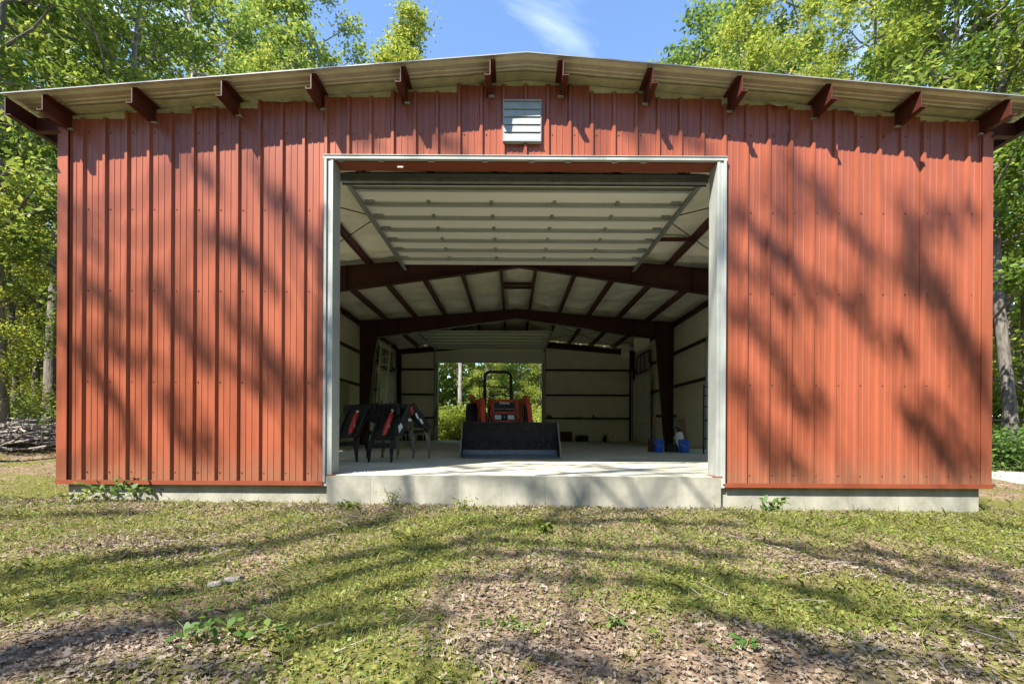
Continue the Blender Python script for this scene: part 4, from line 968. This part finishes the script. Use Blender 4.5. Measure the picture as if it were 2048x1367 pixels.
# undergrowth shrubs
def shrub_data(rad, h, n, ls, leaf, seed):
    r_ = random.Random(seed); cs = [(r_.gauss(0, rad*.45), r_.gauss(0, rad*.45), h*r_.uniform(.1, 1)) for _ in range(26)]
    C = clump_pts(cs, n//26, rad*.5, .8); C[:, 2] = np.abs(C[:, 2]); me = fast_mesh('foliage', leaf_quads(C, nr.uniform(.6, 1.3, len(C))*ls, .5), 4); me.materials.append(M[leaf])
    st_ = MB()
    for c in cs[:12]: st_.tube([(0, 0, 0), (c[0]*.5, c[1]*.5, c[2]*.6), c], [.015, .01, .004], 4, cap=False)
    sm = bpy.data.meshes.new('stems'); sm.from_pydata(st_.v, [], st_.f); sm.materials.append(M['bark'])
    return sm, me
SV = [shrub_data(.8, 1.0, 2600, .11, 'leafA', 1), shrub_data(1.0, 1.5, 3200, .12, 'leafC', 2), shrub_data(.7, .8, 2200, .10, 'weed', 3)]
SHK = ['mid green leafy shrub', 'tall yellow green shrub', 'low fresh green shrub']
def plant_shrub(k, x, y, label, rot, sc, group):
    label = label.replace('leafy shrub', SHK[k])
    t_ = bpy.data.objects.new('shrub', None); COL.objects.link(t_); t_.location = (x, y, float(gz(x, y))-.05); t_.rotation_euler = (0, 0, rot); t_.scale = (sc,)*3; tag(t_, label, 'shrub', group)
    for nm, me in zip(('stems', 'foliage'), SV[k]): o = bpy.data.objects.new(nm, me); COL.objects.link(o); o.parent = t_
for i in range(34):
    x = -8.6-rng.random()*10; y = 7.0+rng.random()*8; plant_shrub(rng.choice((0, 0, 1, 2)), x, y, 'leafy shrub at the edge of the woods left of the shed', rng.uniform(0, 6), rng.uniform(.7, 1.3), 'shrubs left of the shed')
for i in range(22):
    x = 9.6+rng.random()*9; y = 5.2+rng.random()*9; plant_shrub(rng.choice((0, 2, 2)), x, y, 'leafy shrub at the edge of the woods right of the shed', rng.uniform(0, 6), rng.uniform(.6, 1.2), 'shrubs right of the shed')
for i in range(30):
    x = -7.5+rng.random()*12; y = 22.7+rng.random()**1.5*7; plant_shrub(rng.choice((1, 1, 1, 0)), x, y, 'leafy shrub in the woods seen through the open back door', rng.uniform(0, 6), rng.uniform(.8, 1.6), 'shrubs beyond the back door')
# the far wood as one mass
N = 210000; ang = nr.uniform(0, 2*np.pi, N); rad = nr.uniform(36, 62, N); C = np.stack([np.cos(ang)*rad, 8+np.sin(ang)*rad*.9, np.abs(nr.normal(0, 1, N))**.9*7.5], 1)
gzv = gz(C[:, 0], C[:, 1]); C[:, 2] += gzv; kind(link('far_woodland', fast_mesh('far_woodland', leaf_quads(C, nr.uniform(.5, 1.0, N), .6), 4), M['leafA']), 'stuff')

# ------------------------------------------------------------------ trees behind the camera whose limbs shade the wall and lawn
strokes = [  # photo pixel polylines of shade and their width in pixels
 ('w', [(147, 463), (211, 528)], 26), ('w', [(164, 580), (293, 645)], 34), ('w', [(190, 665), (305, 745)], 28), ('w', [(305, 580), (370, 680), (428, 774)], 62),
 ('w', [(451, 610), (598, 774)], 42), ('w', [(498, 737), (638, 820)], 56), ('w', [(404, 457), (557, 575)], 36), ('w', [(510, 352), (638, 493)], 44), ('w', [(141, 690), (287, 890)], 30),
 ('w', [(322, 785), (428, 938)], 52), ('w', [(380, 330), (430, 400)], 40),
 ('w', [(1535, 335), (1728, 504), (1845, 575), (1962, 703)], 66), ('w', [(1458, 422), (1605, 557), (1821, 703)], 44), ('w', [(1792, 364), (1962, 446)], 56), ('w', [(1458, 621), (1652, 838)], 60), ('w', [(1458, 756), (1605, 932)], 66),
 ('w', [(1810, 844), (1962, 960)], 50), ('w', [(1839, 780), (1962, 873)], 46), ('w', [(1798, 481), (1898, 586)], 38), ('w', [(1900, 640), (1970, 780)], 60), ('w', [(1460, 500), (1600, 620)], 30),
 ('w', [(1200, 215), (1290, 300)], 30), ('w', [(1300, 240), (1420, 310)], 30), ('w', [(820, 240), (930, 300)], 36), ('w', [(690, 250), (760, 300)], 36), ('w', [(680, 560), (900, 800)], 60), ('w', [(1000, 560), (1250, 780)], 70), ('w', [(900, 930), (1130, 1000)], 20),
 ('g', [(200, 1120), (420, 1100), (560, 1085)], 46), ('g', [(60, 1210), (250, 1200), (420, 1185)], 60), ('g', [(20, 1150), (180, 1150)], 40), ('g', [(640, 1130), (820, 1095), (1000, 1080), (1280, 1095), (1500, 1112)], 30),
 ('g', [(900, 1112), (1200, 1112), (1450, 1150), (1700, 1190)], 28), ('g', [(1520, 1080), (1800, 1110), (2040, 1150)], 34), ('g', [(1350, 1205), (1600, 1280), (1750, 1360)], 30), ('g', [(1600, 1180), (1850, 1250)], 36), ('g', [(720, 1195), (850, 1160)], 26), ('g', [(600, 1290), (900, 1230)], 34), ('g', [(1900, 1230), (2040, 1300)], 40),
 ('g', [(900, 1150), (1200, 1160), (1480, 1185)], 44), ('g', [(0, 1330), (260, 1345), (520, 1350)], 50), ('g', [(340, 1255), (620, 1235), (820, 1225)], 44), ('g', [(1720, 1120), (1900, 1160), (2040, 1210)], 44), ('g', [(0, 1040), (150, 1035), (320, 1030)], 34), ('g', [(980, 1290), (1200, 1330), (1320, 1365)], 40), ('g', [(1540, 1330), (1750, 1300), (2000, 1345)], 44), ('g', [(1000, 1045), (1300, 1040), (1500, 1050)], 20),
 ('f', [(760, 940), (960, 925)], 14), ('f', [(960, 935), (1060, 930)], 10), ('f', [(1130, 945), (1400, 930)], 8), ('f', [(700, 946), (900, 932)], 20), ('f', [(830, 949), (1060, 938)], 17), ('f', [(1000, 926), (1180, 930)], 14), ('f', [(1080, 949), (1300, 937)], 18), ('f', [(1180, 926), (1400, 923)], 15), ('f', [(1250, 949), (1410, 942)], 15)]
for k in range(4):
    lx = rng.choice((rng.uniform(140, 620), rng.uniform(1470, 1940))); ly = rng.uniform(330, 900); L_ = rng.uniform(40, 110)
    strokes.append(('w', [(lx, ly), (lx+L_, ly+L_*rng.uniform(.7, 1.3))], rng.uniform(10, 24)))
trunks = [Vector((-12.2, -13.5, 0)), Vector((-10.6, -13.4, 0)), Vector((-16.2, -11.2, 0)), Vector((-4.6, -15.5, 0)), Vector((-7.2, -16.8, 0)), Vector((.8, -13.0, 0)), Vector((-18.5, -17, 0))]
tops = [20, 22, 22, 23, 22, 22, 23]
limbs = {i: [] for i in range(len(trunks))}
for si, (k, pl, wpx) in enumerate(strokes):
    pts = []
    for (px, py) in pl:
        d = Vector(((px-HX)/FPX, 1, -(py-HY)/FPX))
        if k == 'w': t_ = 6.5
        elif k == 'f': t_ = .657/(-d.z)
        else:
            t_ = 3.0
            for _ in range(25): q = EYE+d*t_; t_ += (q.z-float(gz(q.x, q.y)))/max(.05, -d.z)*.7
        pts.append(EYE+d*t_)
    Ld = 25+rng.uniform(-1.5, 1.5) if k == 'w' else 16+rng.uniform(-2, 2)
    wm = wpx/FPX*(pts[0]-EYE).length*(1.0 if k == 'w' else 1.3)
    cl = [p+SUN*Ld for p in pts]; c0 = cl[0]
    ti = min(range(len(trunks)), key=lambda i: (Vector((c0.x, c0.y, 0))-trunks[i]).length+.6*len(limbs[i])*.3)
    limbs[ti].append((cl, wm))
for i, tp in enumerate(trunks):
    zz = float(gz(tp.x, tp.y)); t_ = thing('shade_tree', 'tall leafy tree on the lawn whose branches shade the shed front', 'tree', (tp.x, tp.y, zz), 'tall trees on the lawn in front of the shed')
    m_ = MB(); H = tops[i]; path = lambda z: Vector((tp.x+.3*math.sin(z*.3+i)*z/H, tp.y+.3*math.sin(z*.24+2*i)*z/H, zz+z))
    m_.tube([path(z) for z in np.linspace(-.3, H, 14)], [(.22-.013*k) for k in range(14)], 9); C = []
    for cl, wm in limbs[i]:
        st0 = path(min(H-.3, max(5, cl[0].z-zz-2.2)))
        m_.tube([st0, st0.lerp(cl[0], .55)+Vector((0, 0, -.3))]+cl, [.034, .028]+[.026-.016*k/len(cl) for k in range(len(cl))], 5)
        for a, b_ in zip(cl, cl[1:]):
            n = max(3, int((b_-a).length/(wm*.42)))
            for q in range(n): c = a.lerp(b_, (q+rng.random())/n)+Vector((rng.gauss(0, wm*.15),)*3); C.append(clump_pts([tuple(c)], max(10, int(wm*wm*(165 if wm < .4 else 135))), wm*.33, .9))
    # upper crown away from the wall's light
    m_.build('trunk', M['bark'], t_, smooth=True, fix=False)
    if C:
        C = np.concatenate(C); link('crown', fast_mesh('crown', leaf_quads(C, nr.uniform(.07, .14, len(C)), .6), 4), M['leafA'], t_)

# ------------------------------------------------------------------ ground cover
def gpts(n, x0, x1, y0, y1, near=1.0):
    x = nr.uniform(x0, x1, n); y = y1-(y1-y0)*nr.random(n)**near
    keep = ~((np.abs(x) < 6.36) & (y > -.05)); return x[keep], y[keep]
def vnoise(x, y, s, ph=0):
    return (np.sin(x*s+ph+1.7*np.sin(y*s*.7+ph))+np.sin(y*s*1.3+2*ph+1.3*np.sin(x*s*.9))+.7*np.sin((x+y)*s*2.1+ph)+.5*np.sin((x-1.6*y)*s*3.3+ph*3))/3.2
def ground_at(px, py):
    d = Vector(((px-HX)/FPX, 1, -(py-HY)/FPX)); t_ = 3.0
    for _ in range(25): q = EYE+d*t_; t_ += (q.z-float(gz(q.x, q.y)))/max(.05, -d.z)*.7
    return EYE+d*t_
DRY = [(390, 1085, 1.1, .7), (640, 1022, 1.6, .25), (1240, 1012, 1.3, .22), (820, 1015, .8, .2), (250, 1300, .75, .35), (480, 1330, .5, .3), (1010, 1190, .55, .45), (1240, 1300, .9, .5), (1000, 1330, .6, .3), (1560, 1330, .8, .4), (1790, 1300, .6, .4), (1690, 1130, .9, .3), (1330, 1055, .9, .15), (60, 1330, .5, .3), (1950, 1200, .7, .35), (1120, 1100, .5, .2)]
LUSH = [(120, 1180, 1.0, .5), (560, 1190, .9, .5), (760, 1085, 1.3, .4), (1100, 1065, 1.2, .3), (1480, 1180, .8, .5), (1850, 1060, 1.6, .5), (660, 1290, .55, .35), (60, 1050, 1.6, .7), (1450, 1040, 1., .3), (1250, 1090, .9, .25), (900, 1350, .3, .2), (1650, 1230, .5, .3)]
DRYW = [(ground_at(a, b), c, d) for a, b, c, d in DRY]; LUSHW = [(ground_at(a, b), c, d) for a, b, c, d in LUSH]
def dryness(x, y):
    f = .55*vnoise(x, y, .9, .4)+.35*vnoise(x, y, 2.6, 1.4)
    for p, a, b in DRYW: f = f+.80*np.exp(-((x-p.x)/a)**2-((y-p.y)/b)**2)
    for p, a, b in LUSHW: f = f-1.25*np.exp(-((x-p.x)/a)**2-((y-p.y)/b)**2)
    return f
# dry leaves: lobed outlines, curled
LT = np.array([-.5, -.34, -.20, .0, .12, .30, .36, .5]); LW = np.array([.02, .20, .10, .34, .15, .27, .13, .0])
def litter(x, y, L):
    N = len(x); a = nr.uniform(0, 2*np.pi, N); d = np.stack([np.cos(a), np.sin(a), nr.normal(0, .25, N)], 1); s = np.stack([-np.sin(a), np.cos(a), nr.normal(0, .35, N)], 1)
    n_ = np.cross(d, s); C = np.stack([x, y, gz(x, y)+.006+nr.random(N)*.022], 1); wd = nr.uniform(.55, 1.35, N); c1 = nr.uniform(-.6, 1.6, N); c2 = nr.uniform(-.3, 2.2, N); P_ = []
    for sg, idx in ((1, range(8)), (-1, range(6, 0, -1))):
        for k in idx:
            j = nr.uniform(.4, 1.45, N); u = LT[k]; q = sg*LW[k]*wd*j; h = c1*u*u*.5+c2*q*q+.04*nr.normal(size=N)
            P_.append(C+L[:, None]*(d*u+s*q[:, None]+n_*h[:, None]))
    return np.stack(P_, 1).reshape(-1, 3)
x, y = gpts(98000, -10, 10.5, -5.2, .0, 1.0); k = dryness(x, y)+.4*nr.normal(size=len(x)) > .0; x, y = x[k], y[k]
xd, yd = gpts(90000, -9, 9, -5.2, .0, 1.0); kd = dryness(xd, yd)+.25*nr.normal(size=len(xd)) > .38; x, y = np.concatenate([x, xd[kd]]), np.concatenate([y, yd[kd]])
x2, y2 = gpts(12000, -16, 16, -1, 9, 1.0)
x, y = np.concatenate([x, x2]), np.concatenate([y, y2])
kind(link('leaf_litter', fast_mesh('leaf_litter', litter(x, y, nr.uniform(.018, .055, len(x))*nr.uniform(.7, 1, len(x))), 14), M['litter']), 'stuff')
# small green ground plants
x, y = gpts(150000, -11, 11, -5.2, .2, .9); k = dryness(x, y)+.45*nr.normal(size=len(x)) < .05; x, y = x[k], y[k]
x2, y2 = gpts(30000, -18, 18, -1, 9); x, y = np.concatenate([x, x2]), np.concatenate([y, y2])
C = np.stack([x, y, gz(x, y)+.012+np.abs(nr.normal(0, .018, len(x)))], 1)
kind(link('ground_cover', fast_mesh('ground_cover', leaf_quads(C, nr.uniform(.014, .036, len(C)), .75, 1.2, 0), 4), M['clover']), 'stuff')
# grass blades
def blades(x, y, h):
    N = len(x); a = nr.uniform(0, 2*np.pi, N); b0 = np.stack([x, y, gz(x, y)-.004], 1); s = np.stack([np.cos(a), np.sin(a), np.zeros(N)], 1); w_ = .0014+h[:, None]*.012
    ln = np.stack([nr.normal(0, .5, N), nr.normal(0, .5, N), np.ones(N)], 1); ln /= np.linalg.norm(ln, axis=1)[:, None]; h = h[:, None]
    m_ = b0+ln*h*.55; tip = b0+ln*h; tip[:, :2] += ln[:, :2]*h*.5; tip[:, 2:] -= h*.12
    return np.stack([b0-s*w_, b0+s*w_, m_+s*w_*.8, tip, m_-s*w_*.8], 1).reshape(-1, 3)
x, y = gpts(210000, -11, 11, -5.2, .1, .9); k = dryness(x, y)+.3*vnoise(x, y, 3.1, 2.1)+.5*nr.normal(size=len(x)) < .22; x, y = x[k], y[k]; h = np.abs(nr.normal(.035, .025, len(x)))+.012
x2, y2 = gpts(26000, -20, 20, -1.5, 10); x, y = np.concatenate([x, x2]), np.concatenate([y, y2]); h = np.concatenate([h, np.abs(nr.normal(.07, .06, len(x2)))+.02])
tcx, tcy = gpts(420, -9, 9, -5.0, -.05); tcx = np.repeat(tcx, 22); tcy = np.repeat(tcy, 22); x = np.concatenate([x, tcx+nr.normal(0, .022, len(tcx))]); y = np.concatenate([y, tcy+nr.normal(0, .022, len(tcx))]); h = np.concatenate([h, nr.uniform(.03, .11, len(tcx))])
kind(link('grass', fast_mesh('grass', blades(x, y, h), 5), M['grass']), 'stuff')
# twigs
tw = MB()
for k in range(260):
    x = rng.uniform(-9, 9); y = rng.uniform(-4.6, -.15); a = rng.uniform(0, 6.28); L = rng.uniform(.06, .3); z = float(gz(x, y))+.02
    p0 = Vector((x, y, z)); p1 = p0+Vector((math.cos(a)*L, math.sin(a)*L, rng.uniform(-.01, .05))); tw.tube([p0, p0.lerp(p1, .5)+Vector((rng.gauss(0, .012), rng.gauss(0, .012), .008)), p1], [.004, .003, .0015], 4, cap=False)
kind(tw.build('twigs', M['stick'], None, fix=False), 'stuff')

# seedlings and weeds one can point to
def weed(px, py, y, label, n, ls, h, m_='weed', spread=.12, wid=.5, name='seedling', cat='plant', stems=3, droop=0):
    if py > 1150: ls *= .62; spread *= .8; h *= .75; n = int(n*1.3)
    p = W(px, py, y); x = p.x; z = float(gz(x, y)); t_ = thing(name, label, cat, (x, y, z)); st_ = MB(); cs = []
    for k in range(stems):
        a = k*2.4+rng.random(); top = Vector((x+math.cos(a)*spread*.7, y+math.sin(a)*spread*.7, z+h*rng.uniform(.7, 1))); st_.tube([(x, y, z-.02), Vector((x, y, z)).lerp(top, .5)+Vector((0, 0, h*.1)), top], [.004, .003, .0015], 4, cap=False)
        for q in range(n//stems): f = rng.uniform(.3, 1.05); cs.append(Vector((x, y, z)).lerp(top, f)+Vector((rng.gauss(0, spread*.35), rng.gauss(0, spread*.35), rng.gauss(0, h*.08))))
    st_.build('stem', M['clover'], t_, fix=False); C = np.array([tuple(c) for c in cs]); C[:, 2] = np.maximum(C[:, 2], z+.015)
    link('foliage', fast_mesh('foliage', leaf_blades(C, nr.uniform(.7, 1.2, len(C))*ls, wid, 1.0, droop), 8), M[m_], t_)
weed(1545, 1010, -.22, 'broad leafed dark green weed against the foundation right of the doorway', 26, .17, .22, spread=.16, wid=.35, name='weed')
weed(782, 985, -.20, 'feathery yellow green tuft growing against the doorway foundation', 90, .05, .26, 'clover', .13, .25, 'weed', stems=6)
weed(925, 1000, -.35, 'low weed with dry stems at the foundation below the tractor', 40, .06, .2, 'clover', .14, .4, 'weed', stems=5)
weed(690, 1010, -.40, 'small green clump at the foundation under the left jamb', 40, .08, .12, 'clover', .16, .5, 'weed', stems=4)
weed(215, 1000, -.15, 'leafy seedling cluster against the far left foundation', 60, .09, .32, 'weed', .28, .55, stems=6)
weed(270, 990, -.14, 'leafy sapling against the left foundation beside a seedling cluster', 50, .09, .36, 'weed', .24, .55, 'sapling', stems=5)
weed(160, 1015, -.3, 'bright weed at the far left corner of the foundation', 40, .10, .2, 'clover', .2, .4, 'weed', stems=5)
weed(1085, 1050, -1.2, 'pale rosette of broad upright leaves on the lawn before the doorway', 16, .16, .12, 'clover', .10, .4, 'rosette', stems=3, droop=-.6)
weed(1010, 1260, -3.55, 'dark green trailing vine on dry leaves in the middle foreground', 34, .07, .04, 'weed', .2, .7, 'vine', stems=4)
weed(1225, 1265, -3.55, 'dark green leafy plant beside pale leaves in the foreground', 18, .07, .10, 'weed', .10, .6, stems=3)
weed(390, 1345, -3.85, 'large leafed seedling at the lower left edge of the lawn', 22, .11, .20, 'weed', .22, .55, stems=4)
weed(480, 1340, -3.80, 'tall seedling with broad green leaves beside the large lower left seedling', 18, .11, .22, 'weed', .18, .6, stems=3)
weed(580, 1310, -3.75, 'pair leafed small seedling right of the lower left seedlings', 12, .10, .12, 'weed', .12, .6, stems=2)
weed(1320, 1320, -3.75, 'upright light green seedling in the lower right foreground', 12, .07, .14, 'clover', .07, .55, stems=2)
weed(1070, 1310, -3.70, 'small light green seedling in the lower middle foreground', 12, .06, .12, 'clover', .08, .55, stems=2)
weed(1525, 1240, -3.3, 'yellow green branching seedling on the right part of the lawn', 22, .07, .14, 'clover', .12, .5, stems=3)
weed(1490, 1355, -3.85, 'dark green broad leaved plant at the bottom edge right of centre', 16, .09, .08, 'weed', .12, .55, stems=3)
weed(1680, 1320, -3.75, 'small green seedling near the bottom right', 10, .06, .10, 'clover', .08, .55, stems=2)
weed(1825, 1265, -3.4, 'bright yellow leaved plant on the right lawn', 14, .09, .08, 'clover', .16, .5, stems=3)
weed(800, 1075, -1.6, 'bushy bright green plant on the lawn left of the doorway middle', 50, .06, .12, 'clover', .14, .5, stems=5)
weed(425, 1180, -2.75, 'yellow seedling standing just left of the curled bark', 12, .08, .16, 'clover', .10, .5, stems=2)
# curled bark
p = W(437, 1195, -2.9); z = float(gz(p.x, -2.9)); bk_ = thing('curled_bark', 'curled grey piece of bark lying on the moss at left', 'bark', (p.x, -2.9, z)); m_ = MB(); vs = []; fs = []
for i in range(7):
    for k in range(9):
        a = R(-40+260*k/8); rr = .045*(1+.25*math.sin(i*1.3+k*.7)); rr *= .6; vs.append((p.x-.07+.024*i+.01*math.sin(k), -2.9+rr*math.cos(a)+.03*i, z+.02+rr*math.sin(a)))
for i in range(6):
    for k in range(8): q = i*9+k; fs.append((q, q+1, q+10, q+9))
o = m_.add(vs, fs).build('bark_piece', M['stick'], bk_, fix=False); mo = o.modifiers.new('thick', 'SOLIDIFY'); mo.thickness = .006
# brush pile
pc = W(45, 880, 5.6); z0 = float(gz(pc.x, 5.6)); bp_ = MB()
for k in range(230):
    a = rng.uniform(-.5, .5)+(math.pi if rng.random() < .5 else 0); L = rng.uniform(.6, 2.2); c = Vector((pc.x-.4+rng.gauss(0, .75), 5.9+rng.gauss(0, .5), 0)); hh = max(.05, .80-abs(c.x-pc.x)*.34)*rng.random()**.7
    d = Vector((math.cos(a), math.sin(a)*.5, rng.gauss(0, .16))); c.z = z0+.05+hh; r_ = rng.uniform(.008, .028)
    bp_.tube([c-d*L*.5, c+Vector((rng.gauss(0, .05), rng.gauss(0, .05), rng.gauss(0, .05))), c+d*L*.5], [r_, r_*.8, r_*.35], 5, cap=False)
for k in range(26):
    c = Vector((pc.x-.2+rng.gauss(0, .7), 5.8+rng.gauss(0, .3), z0+.3)); d = Vector((rng.gauss(0, .4), rng.gauss(0, .3), 1)); bp_.tube([c, c+d*.35, c+d*rng.uniform(.5, .9)], [.012, .008, .003], 4, cap=False)
tag(bp_.build('brush_pile', M['stick'], None, fix=False), 'pile of grey cut branches at the edge of the woods left of the shed', 'brush pile')
